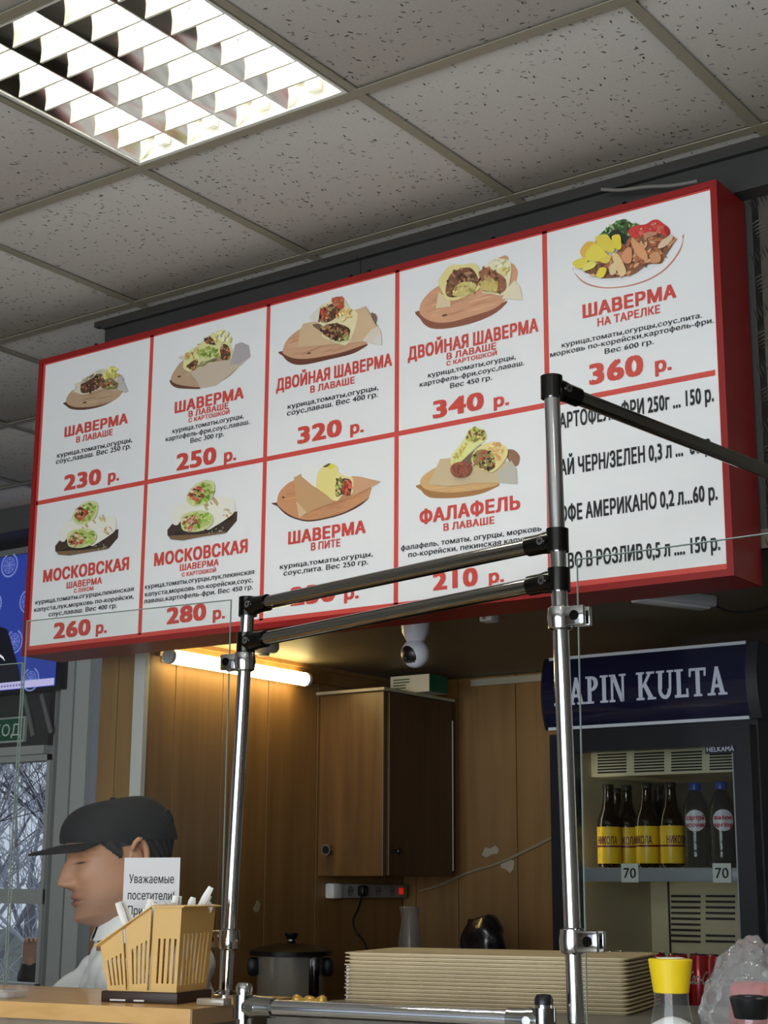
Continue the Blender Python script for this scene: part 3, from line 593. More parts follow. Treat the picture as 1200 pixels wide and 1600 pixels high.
# plate
p = Pic('g'); p.shape((196,128,104), [(96,500),(120,580),(200,650),(330,686),(480,686),(640,660),(800,600),(940,500),(1050,350),(1075,230),(1068,215),(900,380),(600,520),(300,520)]); p.shape((238,236,236), [(100,490),(128,575),(210,640),(340,676),(480,676),(630,650),(790,590),(925,495),(1035,350),(1066,235),(1000,180),(700,120),(300,250)])
p.shape((214,214,218), [(110,500),(180,560),(330,610),(560,600),(760,520),(890,450),(985,300),(1000,240),(700,300),(300,400)]); p.shape((232,232,234), [(112,510),(180,575),(330,625),(560,612),(790,520),(900,455),(960,390),(780,480),(560,575),(330,592),(190,545)])
p.shape((70,90,50), [(290,250),(330,205),(420,130),(540,70),(620,110),(680,120),(640,200),(560,280),(440,260),(310,290)]); p.blobs([(300,250),(420,140),(560,80),(680,125),(600,210),(450,230)], [(50,80,45),(90,140,70),(130,170,100),(40,50,40),(160,190,130)], 60, 18); p.shape((44,50,48), [(420,200),(480,165),(540,200),(600,240),(560,300),(450,260)])
p.shape((206,66,58), [(585,180),(640,135),(740,120),(800,85),(850,80),(900,115),(945,150),(960,200),(900,240),(740,255),(640,255),(600,220)]); p.shape((170,44,42), [(905,140),(950,155),(960,205),(925,225)]); p.blobs([(640,150),(850,95),(880,200),(680,230)], [(214,84,72),(225,110,95),(196,56,50)], 14, 22); p.blobs([(800,120),(840,115),(840,160),(650,180)], [(245,215,205)], 4, 9)
C = [(200,540),(330,470),(450,400),(540,310),(640,265),(760,200),(840,195),(920,230),(1000,235),(985,300),(920,400),(880,470),(760,480),(650,560),(560,585),(440,600),(340,600),(240,565)]; p.shape((140,92,66), C); p.blobs(C, [(196,130,90),(216,160,115),(176,105,70),(150,90,62),(225,180,140),(110,74,56)], 120, 26, 2.4)
for Q, c in (([(735,250),(760,205),(840,198),(850,220),(770,250),(760,275)],(196,140,110)), ([(620,270),(700,300),(760,380),(770,450),(720,440),(660,380)],(224,160,112)), ([(860,340),(900,270),(990,230),(985,270),(920,330)],(226,196,164)), ([(540,400),(600,330),(630,380),(620,470),(560,470)],(220,150,110)), ([(800,400),(850,370),(890,420),(870,470),(800,470)],(210,150,105)), ([(450,400),(510,400),(580,550),(520,585)],(232,200,150)), ([(430,510),(480,470),(490,560),(440,580)],(226,204,160))): p.shape(c, Q)
for Q, c in (([(170,360),(230,285),(300,290),(330,330),(250,420),(190,420)],(226,180,80)), ([(310,240),(400,218),(440,260),(480,320),(460,380),(380,360),(320,300)],(228,206,80)), ([(450,240),(520,222),(535,300),(530,350),(480,340)],(230,212,70)), ([(215,390),(300,305),(390,370),(420,430),(330,460),(240,450)],(234,214,86)), ([(100,470),(180,430),(240,440),(200,510),(140,520)],(230,212,84)), ([(190,520),(240,465),(310,470),(290,515),(210,545)],(232,220,110)), ([(340,450),(440,400),(430,460),(390,478)],(226,204,90)), ([(312,590),(345,518),(405,525),(370,605)],(236,214,76))): p.shape(c, Q)
p.done()
# ================================================================== CEILING LIGHT (4 tubes, parabolic louvre)
M_TUBE = mat('tube_glow', (255,252,240), .4, emit=(255,252,238), estr=34)
M_ALU = mat('louvre_mirror', (232,230,222), .10, metal=1)
M_SLAT = mat('louvre_slat', (236,232,214), .35)
M_HOUS = mat('fixture_white', (232,232,226), .5)
def make_ceiling_light():
    t = thing('ceiling_light', 'square recessed ceiling light with four glowing tubes behind a mirror louvre', 'ceiling light', (.9,-.3,H))
    S = .2935; b = bmesh.new()
    bx(b, -S, S, -S, S, .098, .102); bx(b, -S, -S+.002, -S, S, 0, .1); bx(b, S-.002, S, -S, S, 0, .1); bx(b, -S, S, -S, -S+.002, 0, .1); bx(b, -S, S, S-.002, S, 0, .1)
    obj('housing', b, M_HOUS, t, False, True)
    b = bmesh.new(); q = S-.014
    for (x0,x1,y0,y1) in ((-S,S,-S,-q),(-S,S,q,S),(-S,-q,-q,q),(q,S,-q,q)): bx(b, x0, x1, y0, y1, .001, .006)
    obj('rim', b, M_HOUS, t, False, True)
    px = (2*q)/4
    for i in range(4):
        x = -q + px*(i+.5); b = bmesh.new(); tube(b, (x,-.262,.068), (x,.262,.068), .013, 16); o = obj('tube', b, M_TUBE, t, True, True)
        for s in (-1, 1): b = bmesh.new(); tube(b, (x,s*.262,.068), (x,s*.276,.068), .0135, 16); box(b, (x, s*.279, .06), (.03,.01,.07)); obj('lamp_holder', b, M_HOUS, t, False, True)
    for i in range(5):
        x = -q + px*i; b = bmesh.new(); hw = .046
        prism(b, [(-hw if i else 0, .05), (hw if i < 4 else 0, .05), (hw*.5 if i < 4 else 0, .022), (.002 if i < 4 else 0, .004), (-.002 if i else 0, .004), (-hw*.5 if i else 0, .022)], -q, q, Matrix.Translation((x,0,0)) @ Matrix(((1,0,0,0),(0,0,1,0),(0,1,0,0),(0,0,0,1))))
        obj('reflector_blade', b, M_ALU, t, True, True, 25)
    n = 8
    for i in range(4):
        x0, x1 = -q + px*i + .003, -q + px*(i+1) - .003
        for j in range(1, n):
            y = -q + 2*q/n*j; b = bmesh.new(); M = Matrix(((0,0,1,0),(1,0,0,0),(0,1,0,0),(0,0,0,1)))
            prism(b, [(y-.0025,.006),(y+.0025,.006),(y+.0012,.046),(y-.0012,.046)], x0, x1, M); obj('cross_slat', b, M_SLAT, t, False, True)
    return t
cl = make_ceiling_light()
for (i, j), lb in zip(LIGHT_CELLS[1:], ('added unseen four-tube ceiling light over the shop floor in front of the checker-plate wall', 'added unseen four-tube ceiling light in the middle of the shop front side')):
    dup(cl, (i*.6+.3, j*.6+.3, H), None, lb)  # unseen repeats of the fixture, added for more light

# ================================================================== COUNTERS
F0, F1 = Vector((1.155,-.351,0)), Vector((-.6,-.70,0)); K1 = Vector((1.095,-.020,0)); K0 = Vector((-.6,-.25,0)); ZC = 1.262
ct = thing('wooden_counter', 'light wood serving counter carrying the yellow cutlery basket', 'counter', (.3,-.35,0))
b = bmesh.new(); prism(b, [tuple(p.xy) for p in (F1, F0, K1, K0)], ZC-.026, ZC); obj('counter_top', b, M_COUNTER, ct, False)
off = Vector((-.02,.03,0)); b = bmesh.new(); prism(b, [tuple((p+o_).xy) for p, o_ in ((F1, Vector((0,.03,0))), (F0, off), (K1, Vector((-.02,-.02,0))), (K0, Vector((0,-.02,0))))], 0, ZC-.026); obj('body', b, wood_mat('counter_body', (120,108,92), (140,126,108), .5, 'Z', 5), ct, False)
b = bmesh.new(); prism(b, [tuple(p.xy) for p in (F0+Vector((.001,-.0005,0)), K1+Vector((.001,0,0)), K1+Vector((.004,0,0)), F0+Vector((.004,.0,0)))], ZC-.026, ZC-.0005); obj('edge_band', b, mat('edge_band', (150,118,84), .5), ct, False)
gt = thing('grey_counter', 'grey laminate counter under the stack of beige trays', 'counter', (1.9,.1,0))
GP = [(1.130,-.13),(1.79,-.255),(1.99,-.27),(1.99,-1.0),(2.75,-1.0),(2.75,.5),(1.130,.30)]
b = bmesh.new(); prism(b, GP, 1.224, 1.254); obj('counter_top', b, M_GREYTOP, gt, False)
b = bmesh.new(); prism(b, [(1.15,-.10),(1.79,-.21),(2.02,-.24),(2.02,-.97),(2.72,-.97),(2.72,.47),(1.15,.27)], 0, 1.224); obj('body', b, mat('counter_dark', (66,62,58), .6), gt, False)

# ================================================================== CHROME FRAME
cf = thing('chrome_tube_frame', 'chrome tube frame on the counter, with clamps holding the glass screens', 'tube frame', (1.4,-.15,1.254))
YR, YL = -.22, -.085
rt, rb_ = pY(861.5,594,YR), pY(900,1597,YR); rb_.z = 1.254
lt_, lb_ = pY(388,938,YL), pY(353,1556,YL); lb_.z = ZC
TR = .0125
def tubeobj(name, p, q, m=M_CHROME, r=TR, parent=cf):
    b = bmesh.new(); tube(b, p, q, r, 20); return obj(name, b, m, parent)
def onpole(a, c, z): return a + (c-a)*((z-a.z)/(c.z-a.z))
tubeobj('post', rb_, rt); tubeobj('post', lb_, lt_)
R1 = onpole(rb_, rt, pY(868,845,YR).z); R2 = onpole(rb_, rt, pY(868,907,YR).z)
L1 = onpole(lb_, lt_, pY(388,948,YL).z); L2 = onpole(lb_, lt_, pY(385,1004,YL).z)
M_RAIL = mat('rail_chrome', (160,160,156), .11, metal=1)  # chrome with the dark surroundings it mirrors put into its colour
tubeobj('rail', R1, L1, M_RAIL); tubeobj('rail', R2, L2, M_RAIL)
RT = onpole(rb_, rt, rt.z-.012); far = pD(1200,737,2.83); dr = (far-RT).normalized(); RE = RT + dr*((.69-RT.y)/dr.y)
tubeobj('rail', RT, RE, M_RAIL)
def socket(p, d, up=Vector((0,0,1)), L=.058, sleeve=.036):
    d = d.normalized(); b = bmesh.new()
    tube(b, p-up*sleeve/2, p+up*sleeve/2, .0175, 24)
    sweep(b, [p+d*.006, p+d*.022, p+d*.032, p+d*L], [.0175,.0175,.0160,.0158], 20)
    o = obj('rail_socket', b, M_DCHROME, cf)
    s = d.cross(up).normalized()
    if s.dot(CAM-p) < 0: s = -s
    b = bmesh.new(); c = p+d*.020+s*.0165; tube(b, c, c+s*.003, .0065, 14); o2 = obj('screw', b, M_CHROME, o)
    b = bmesh.new(); tube(b, c+s*.0028, c+s*.0034, .0032, 6); obj('screw_recess', b, M_BLACK, o)
    return o
socket(R1, L1-R1); socket(R2, L2-R2); socket(L1, R1-L1); socket(L2, R2-L2); socket(RT, dr)
def clamp(p, d):
    """chrome glass clamp: ball on the post, jaw with a screw towards the glass"""
    d = d.normalized(); b = bmesh.new(); lathe(b, [(.0126,-.019),(.0185,-.016),(.0205,0),(.0185,.016),(.0126,.019)], p, 24)
    o = obj('glass_clamp', b, M_CHROME, cf)
    s = d.cross(Vector((0,0,1))).normalized()
    if s.dot(CAM-p) < 0: s = -s
    R = Matrix.Rotation(math.atan2(d.y, d.x), 3, 'Z')
    for k in (-1, 1):
        b = bmesh.new(); rbox(b, p+d*.030+s*k*.0095, (.036,.009,.030), .003, R); obj('jaw', b, M_CHROME, o)
    b = bmesh.new(); c = p+d*.033+s*.014; tube(b, c, c+s*.003, .0075, 16); obj('screw', b, M_DCHROME, o)
GD = Vector((-math.cos(math.radians(5)), -math.sin(math.radians(5)), 0)); GR = Vector((math.cos(.03), -math.sin(.03), 0))
for v in (1035, 1468): clamp(onpole(lb_, lt_, pY(370,v,YL).z), GD)
for v in (965, 1470): clamp(onpole(rb_, rt, pY(888,v,YR).z), GR)
b = bmesh.new(); lathe(b, [(.032,0),(.032,.004),(.02,.007),(.0126,.012)], lb_, 28); obj('base_flange', b, M_CHROME, cf)
b = bmesh.new(); lathe(b, [(.032,0),(.032,.004),(.02,.007),(.0126,.012)], rb_, 28); obj('base_flange', b, M_CHROME, cf)
# low front rail with two short capped posts
lr = thing('chrome_guard_rail', 'low chrome guard rail with two capped posts along the counter front', 'rail', (1.4,-.3,0))
q0, q1 = pD(381,1577,2.50), pD(850,1590,2.27); q1.z = q0.z = (q0.z+q1.z)/2
for q, capm in ((q0, M_CHROME), (q1, M_BLACK)):
    tubeobj('post', Vector((q.x,q.y,0)), q+Vector((0,0,.022)), M_CHROME, TR, lr)
    b = bmesh.new(); lathe(b, [(.0135,.022),(.0135,.030),(.010,.036),(0,.037)], q, 20); obj('post_cap', b, capm, lr)
tubeobj('rail', q0, q1, M_CHROME, TR, lr)
for q, d in ((q0, q1-q0), (q1, q0-q1)):
    d = d.normalized(); b = bmesh.new(); tube(b, q-Vector((0,0,.018)), q+Vector((0,0,.018)), .0175, 20); sweep(b, [q+d*.006, q+d*.022, q+d*.032, q+d*.055], [.0175,.0175,.016,.0158], 20); o = obj('rail_socket', b, M_RAIL, lr)
    s = d.cross(Vector((0,0,1))).normalized(); s = s if s.dot(CAM-q) > 0 else -s
    b = bmesh.new(); c = q+d*.02+s*.0165; tube(b, c, c+s*.003, .0065, 14); obj('screw', b, M_CHROME, o)
# glass screens
def glass_pane(label, p0, p1, z0, z1, th=.006, gm=None):
    t = thing('glass_screen', label, 'glass screen', ((p0.x+p1.x)/2, (p0.y+p1.y)/2, z0), 0, None)
    d = (p1-p0); d.z = 0; L = d.length; R = Matrix.Rotation(math.atan2(d.y, d.x), 3, 'Z'); c = (p0+p1)/2
    b = bmesh.new(); box(b, (c.x, c.y, (z0+z1)/2), (L, th*.98, z1-z0-.002), R); obj('pane', b, gm or M_GLASS, t, False)
    dn = d.normalized()
    for q in (p0, p1): b = bmesh.new(); box(b, (q.x, q.y, (z0+z1)/2), (.0008, th*.6, z1-z0), R); obj('polished_edge', b, M_GLASSEDGE, t, False)
    b = bmesh.new(); box(b, (c.x, c.y, z1), (L, th, .0012), R); obj('polished_edge', b, M_GLASSEDGE, t, False)
g0 = onpole(lb_, lt_, 1.6) + GD*.026; g0.z = 0; zg = pY(367,937,YL).z
g1 = g0 + GD*(.515); glass_pane('clear glass screen between the cook and the cutlery basket', g1, g0, ZC, zg)
g2 = g1 + GD*.006; g3 = g2 + GD*.75; glass_pane('shorter clear glass screen beyond the cook, towards the window', g3, g2, ZC, pY(20,1033,g2.y-.03).z)
h0 = onpole(rb_, rt, 1.6) + GR*.026; h0.z = 0; h1 = h0 + GR*.75; glass_pane('clear glass screen in front of the drinks fridge', h0, h1, 1.254, pY(888,876,YR).z, .006, M_GLASS2)

# ================================================================== TRAYS
def rrect(w, d, r, n=6):
    out = []
    for cx, cy, a0 in ((w/2-r, d/2-r, 0), (-w/2+r, d/2-r, 90), (-w/2+r, -d/2+r, 180), (w/2-r, -d/2+r, 270)):
        for k in range(n+1): a = math.radians(a0+90*k/n); out.append((cx+r*math.cos(a), cy+r*math.sin(a)))
    return out
def loft(bm, loops):
    rings = [[bm.verts.new((x, y, z)) for x, y in poly] for poly, z in loops]; n = len(rings[0])
    for a, c in zip(rings, rings[1:]):
        for k in range(n): bm.faces.new((a[k], a[(k+1) % n], c[(k+1) % n], c[k]))
    bm.faces.new(rings[0][::-1]); bm.faces.new(rings[-1])
M_TRAY = mat('tray_beige', (196,176,138), .45, noise=.05, nscale=20)
ta = math.atan2(.14,.53); tl = Vector((1.225,-.045,1.254)); tw, td = .50, .27
b = bmesh.new(); W, D_ = tw, td
loft(b, [(rrect(W-.014,D_-.014,.012), 0), (rrect(W-.012,D_-.012,.014), .0032), (rrect(W,D_,.016), .0036), (rrect(W,D_,.016), .0058), (rrect(W-.008,D_-.008,.014), .0060), (rrect(W-.03,D_-.03,.014), .0034)])
trm = finish(b, 'tray', True, 30); trm.materials.append(M_TRAY)
cen = tl + Vector((math.cos(ta)*tw/2 - math.sin(ta)*td/2, math.sin(ta)*tw/2 + math.cos(ta)*td/2, 0))
for k in range(14):
    o = bpy.data.objects.new('serving_tray', trm); COL.objects.link(o); o.location = cen + Vector((random.uniform(-.0015,.0015), random.uniform(-.0015,.0015), k*.0064)); o.rotation_euler = (0, 0, ta+random.uniform(-.004,.004))
    tag(o, ('beige plastic tray, %s of the stack on the grey counter' % ('topmost','second from the top','third from the top','fourth from the top','fifth from the top','sixth from the top','seventh from the top','eighth from the top','ninth from the top','tenth from the top','fourth from the bottom','third from the bottom','second from the bottom','lowest')[13-k]), 'tray', 'stacked serving trays')

# ================================================================== CUTLERY BASKET
M_YEL = mat('basket_plastic', (212,172,104), .4)
BA = math.atan2(.037,.133); Bc = Vector((1.066,-.287,ZC))     # near corner of the dark base
RB = Matrix.Rotation(BA, 3, 'Z')
def bl(x, y, z): return Bc + RB @ Vector((x, y, z))          # x to the left is negative, y goes away from the shop
bt_ = thing('basket_base', 'dark brown base tray under the yellow cutlery basket', 'tray', bl(-.07,.065,0))
b = bmesh.new(); c = bl(-.072,.065,.009); rbox(b, c, (.144,.13,.018), .002, RB)
obj('tray_body', b, mat('base_brown', (52,34,26), .5), bt_)
b = bmesh.new(); rbox(b, bl(-.11,-.002,.004), (.03,.004,.003), .001, RB); rbox(b, bl(-.07,-.002,.004), (.02,.004,.003), .001, RB); obj('foot_strip', b, M_WHITE, bt_)
bk = thing('cutlery_basket', 'pale yellow slotted plastic basket full of white disposable cutlery', 'basket', bl(-.07,.065,.018))
bz = .018
# basket body as ribs: outer shell of side walls with slots
def wall_face(name, P, nx, slots, th=.002, n=None):
    """wall from 4 corner points (bottom a,b / top c,d) as vertical strips with slots left open"""
    a, c, d, e = P
    b = bmesh.new(); us = sorted(set([0,1] + [s for q in slots for s in q[:2]]))
    def pt(u, v): return (a.lerp(c, u)).lerp(e.lerp(d, u), v)
    nrm = (c-a).cross(e-a).normalized()
    for u0, u1 in zip(us, us[1:]):
        sl = [q for q in slots if q[0] <= u0+1e-6 and q[1] >= u1-1e-6]
        vs_ = [(0,1)] if not sl else [(0, sl[0][2]), (sl[0][3], 1)]
        for v0, v1 in vs_:
            q = [pt(u0,v0), pt(u1,v0), pt(u1,v1), pt(u0,v1)]
            f0 = [b.verts.new(p_) for p_ in q]; f1 = [b.verts.new(p_ - nrm*th) for p_ in q]
            b.faces.new(f0); b.faces.new(f1[::-1])
            for i in range(4): b.faces.new((f0[i], f1[i], f1[(i+1) % 4], f0[(i+1) % 4]))
    return obj(name, b, M_YEL, bk, False)
zl, zh = .090, .158
def rimz(x): # x from -0.15 (low) to 0 (high)
    return zl + (zh-zl)*max(0, min(1, (x+.150)/(.100)))
xb0, xb1, yb0, yb1 = -.136, -.006, .008, .118       # at the foot
xt0, xt1, yt0, yt1 = -.148, .004, -.002, .128        # at the rim
def side(y_b, y_t, flip):
    cols = [-.136,-.098,-.058,-.006]; tops = [-.148,-.104,-.050,.004]
    for i in range(3):
        ga = .003 if i else 0; gb = .003 if i < 2 else 0
        a, c = bl(cols[i]+ga, y_b, bz), bl(cols[i+1]-gb, y_b, bz); e, d = bl(tops[i]+ga, y_t, rimz(tops[i])), bl(tops[i+1]-gb, y_t, rimz(tops[i+1]))
        slots = [(.20+.2*k, .28+.2*k, .10, .62) for k in range(4)]
        if flip: a, c, e, d = c, a, d, e
        wall_face('side_wall', (a, c, d, e), 3, slots)
side(yb0, yt0, False); side(yb1, yt1, True)
sl = [(.10+.12*k, .155+.12*k, .08, .68) for k in range(7)]
wall_face('end_wall', (bl(xb1,yb0,bz), bl(xb1,yb1,bz), bl(xt1,yt1,zh), bl(xt1,yt0,zh)), 3, sl)
wall_face('end_wall', (bl(xb0,yb1,bz), bl(xb0,yb0,bz), bl(xt0,yt0,zl), bl(xt0,yt1,zl)), 3, [(.10+.12*k, .155+.12*k, .10, .70) for k in range(7)])
b = bmesh.new(); prism(b, [(xb0,yb0),(xb1,yb0),(xb1,yb1),(xb0,yb1)], bz, bz+.002, Matrix.Translation(Bc) @ RB.to_4x4()); obj('bottom', b, M_YEL, bk, False)
# recessed dividers between compartments
for x, xt in ((-.098,-.104), (-.058,-.050)):
    wall_face('divider', (bl(x,yb0+.004,bz), bl(x,yb1-.004,bz), bl(xt,yt1-.006,rimz(xt)-.004), bl(xt,yt0+.006,rimz(xt)-.004)), 1, [])
b = bmesh.new()
rim = [(xt0,yt0),(-.050,yt0),(xt1,yt0),(xt1,yt1),(-.050,yt1),(xt0,yt1)]
for (p, q) in zip(rim, rim[1:]+rim[:1]):
    def o3(pt, ex, up): 
        x = pt[0] + (ex if pt[0] > -.01 else (-ex if pt[0] < -.1 else 0)); y = pt[1] + (-ex if pt[1] < .05 else ex); return bl(x, y, rimz(pt[0])+up)
    v = [b.verts.new(o3(k, e, u)) for k in (p, q) for e, u in ((-.002,.002),(.008,0),(.008,-.002),(-.002,-.001))]
    for i in range(4): b.faces.new((v[i], v[(i+1) % 4], v[4+(i+1) % 4], v[4+i]))
obj('rim', b, M_YEL, bk, False)
# cutlery: each piece on its own
M_CUT = mat('cutlery_white', (240,238,232), .35)
def cutlery(kind, base, top, wdt=.011):
    base, top = Vector(base), Vector(top); d = (top-base).normalized(); x = d.cross(CAM-base).normalized(); y = d.cross(x)
    L = (top-base).length; b = bmesh.new()
    prof = {'knife': [(0,.7),(.5,.55),(.62,.5),(.9,.8),(1,.6)], 'fork': [(0,.9),(.5,.5),(.7,.5),(.94,.8),(1,.72)], 'spoon': [(0,1.3),(.2,.6),(.6,.5),(.95,.85),(1,.55)]}[kind]
    prev = None
    for tt, ww in prof:
        c = base + d*L*tt; hw = wdt*ww/1.4
        ring = [b.verts.new(c + x*hw*sx_ + y*sy_) for sx_, sy_ in ((-1,-.0006),(-.3,-.0022),(.3,-.0022),(1,-.0006),(1,.0006),(-1,.0006))]
        if prev:
            for i in range(6): b.faces.new((prev[i], prev[(i+1) % 6], ring[(i+1) % 6], ring[i]))
        else: b.faces.new(ring[::-1])
        prev = ring
    b.faces.new(prev); return obj('plastic_'+kind, b, M_CUT, None, True)
def at_base(u, v, dy): # a piece whose tip shows at pixel u, v, dy behind the near side wall
    p = pD(u, v, 2.63+dy); return p
tips = [(184,1410,.02,'knife',-.080,.05), (190,1408,.03,'knife',-.074,.06), (187,1417,.045,'knife',-.084,.075), (236,1405,.02,'fork',-.108,.05), (240,1409,.03,'fork',-.104,.06), (244,1412,.02,'fork',-.100,.045), (233,1413,.05,'fork',-.106,.08), (228,1420,.04,'fork',-.110,.07), (255,1411,.03,'spoon',-.090,.06), (258,1409,.05,'spoon',-.086,.085), (266,1410,.04,'spoon',-.080,.07), (275,1400,.05,'knife',-.070,.05), (280,1400,.06,'knife',-.064,.07), (302,1402,.06,'spoon',-.060,.08), (330,1386,.055,'knife',-.088,.09), (327,1399,.06,'knife',-.080,.092), (326,1408,.065,'fork',-.074,.095), (330,1412,.07,'fork',-.068,.10), (320,1411,.075,'fork',-.072,.105)]
for u, v, dd, kind, bxx, byy in tips:
    top = pD(u, v, 2.675+dd*1.2); bs = bl(bxx, byy, .022)
    o = cutlery(kind, bs, top); tag(o, 'white plastic %s standing in the yellow basket' % kind, kind, 'white plastic %ss in the basket' % {'knife':'knive'}.get(kind, kind))
# small clear things on the wooden counter
p = pZ(4,1559,ZC); b = bmesh.new(); loft_ = [(rrect(.07,.05,.008), 0), (rrect(.076,.056,.008), .011), (rrect(.080,.060,.008), .012), (rrect(.070,.050,.006), .0115), (rrect(.066,.046,.006), .002)]; loft(b, loft_); bmesh.ops.translate(b, verts=b.verts[:], vec=p); tag(obj('plastic_dish', b, glass_mat('dish_clear', (.92,.92,.90), 1.5, .1, .25)), 'shallow clear plastic dish on the wooden counter by the shorter glass screen', 'dish')
p = pZ(334,1571,ZC)+Vector((0,0,.006)); b = bmesh.new(); rbox(b, p, (.05,.03,.011), .002, RB); tag(obj('acrylic_block', b, mat('acrylic_grey', (150,138,122), .2, coat=.5)), 'small grey acrylic block between the cutlery basket and the left chrome post'.replace(' left',''), 'block')
# notice behind the basket
nt_ = thing('notice_card', 'white laminated notice to visitors standing behind the cutlery basket', 'notice', (pD(238,1440,2.83)-Vector((0,0,.1))))
n0, n1 = pD(195,1340,2.86), pD(282,1340,2.81)
n0.z = n1.z = (n0.z+n1.z)/2; ax = (n1-n0); Wn = ax.length; ax.normalize(); zt_ = n0.z; nn = ax.cross(Vector((0,0,1))); nn = nn if nn.dot(CAM-n0) > 0 else -nn
Rn = Matrix.Rotation(math.atan2(ax.y, ax.x), 3, 'Z'); cn = (n0+n1)/2; 
b = bmesh.new(); rbox(b, (cn.x, cn.y, (zt_+ZC)/2), (Wn, .002, zt_-ZC), .0006, Rn); obj('card', b, mat('paper_white', (214,212,212), .25, coat=.4), nt_, False)
for s_, y, u0, u1 in (('Уважаемые',1379,204,274), ('посетители!',1404,203,275), ('При',1427,204,227), ('на',1448,212,225)):
    t_ = zt_ - (y-1340)*2.835/F_PX; put_text('notice_line', s_, M_PBLACK, nt_, n0 + ax*((u0-195)/87*Wn) + nn*.0016 + Vector((0,0,t_-zt_)), ax, Vector((0,0,1)), (u1-u0)/87*Wn, .0155, .008)
# ================================================================== DRINKS FRIDGE
YFR = 1.40
fr = thing('drinks_fridge', 'tall dark drinks fridge with glass door and a navy lettered header', 'fridge', (1.08,1.65,0))
FX0, FX1 = pY(861,1300,YFR).x, pY(1181,1300,YFR).x; IX0, IX1 = pY(899,1300,YFR).x, pY(1151,1300,YFR).x
ZH0, ZH1 = pY(1168,1122,YFR-.02).z, pY(1165,1002,YFR-.02).z; ZI1 = pY(1100,1166,YFR).z; YBK = 1.90; ZI0 = .25
M_FDARK = mat('fridge_dark', (38,38,42), .4); M_FIN = mat('fridge_liner', (206,196,168), .55)
b = bmesh.new(); bx(b, FX0, FX1, YFR+.045, YBK+.03, 0, ZI0); bx(b, FX0, FX0+.03, YFR+.045, YBK+.03, ZI0, ZH0); bx(b, FX1-.03, FX1, YFR+.045, YBK+.03, ZI0, ZH0); bx(b, FX0+.03, FX1-.03, YBK+.005, YBK+.03, ZI0, ZH0); bx(b, FX0+.03, FX1-.03, YFR+.045, YBK+.005, ZI1+.03, ZH0)
obj('cabinet_shell', b, M_FDARK, fr, False)
b = bmesh.new(); bx(b, FX0+.031, FX0+.036, YFR+.05, YBK, ZI0, ZI1+.03); bx(b, FX1-.036, FX1-.031, YFR+.05, YBK, ZI0, ZI1+.03); bx(b, FX0+.036, FX1-.036, YBK-.002, YBK+.003, ZI0, ZI1+.03); bx(b, FX0+.036, FX1-.036, YFR+.05, YBK, ZI0+.001, ZI0+.006)
obj('liner', b, M_FIN, fr, False)
YG = 1.56
zg0 = pY(1040,1210,YG).z; b = bmesh.new(); bx(b, FX0+.037, FX1-.037, YG, YBK-.003, zg0, ZI1+.029); ev = obj('air_duct', b, M_FIN, fr, False)
M_SLOT = mat('slot_dark', (34,32,28), .8)
for (u0, u1) in ((934,979), (991,1038), (1049,1097), (1109,1150)):
    for k in range(7):
        v = 1178+k*4.6; a, c = pY(u0, v-(u0-930)*.03+2, YG), pY(u1, v-(u0-930)*.03+2, YG); b = bmesh.new(); bx(b, a.x, c.x, YG-.0012, YG+.0002, a.z-.0022, a.z+.0022); obj('vent_slot', b, M_SLOT, ev, False)
YV = 1.895
for (u0, u1) in ((1049,1094), (1103,1148)):
    for k in range(9):
        if u0 > 1100 and k in (5, 6): continue
        v = 1400+k*8.8; a, c = pY(u0, v, YV), pY(u1, v, YV); b = bmesh.new(); bx(b, a.x, c.x, YV-.002, YV+.002, a.z-.003, a.z+.003); obj('vent_slot', b, M_SLOT, fr, False)
xx = pY(1046,1440,YV).x; b = bmesh.new(); bx(b, xx-.002, xx+.002, YV-.002, YV+.002, 1.1, 1.5); obj('panel_joint', b, M_SLOT, fr, False)
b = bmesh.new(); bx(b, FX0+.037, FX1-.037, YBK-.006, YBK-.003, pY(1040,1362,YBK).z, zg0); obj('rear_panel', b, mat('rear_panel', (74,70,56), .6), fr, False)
# door: frame, glass, handle side
b = bmesh.new(); zd0, zd1 = .12, ZH0-.012
bx(b, FX0, IX0, YFR, YFR+.04, zd0, zd1); bx(b, IX1, FX1-.004, YFR, YFR+.04, zd0, zd1); bx(b, IX0, IX1, YFR, YFR+.04, ZI1, zd1); bx(b, IX0, IX1, YFR, YFR+.04, zd0, .30)
door = obj('door', b, mat('door_black', (26,27,32), .3), fr, False)
b = bmesh.new(); bx(b, IX0, IX1, YFR+.012, YFR+.018, .30, ZI1); obj('door_glass', b, glass_mat('fridge_glass', (.93,.95,.94), .6, 0, 0), door, False)
b = bmesh.new(); bx(b, IX1-.003, IX1, YFR-.002, YFR+.012, .30, ZI1); obj('glazing_bead', b, mat('bead_grey', (150,152,155), .3, metal=.6), door, False)
# small maker plate
a, c = pY(1103,1178,YFR), pY(1150,1166,YFR); b = bmesh.new(); bx(b, a.x, c.x, YFR-.003, YFR+.001, a.z, c.z+.002); pl = obj('name_plate', b, mat('plate_navy', (18,20,36), .3), door, False)
put_text('plate_text', 'HELKAMA', mat('plate_silver', (190,194,205), .4), pl, Vector((a.x+.004, YFR-.0034, a.z+.004)), AX, AZ, c.x-a.x-.008, .0125, .012)
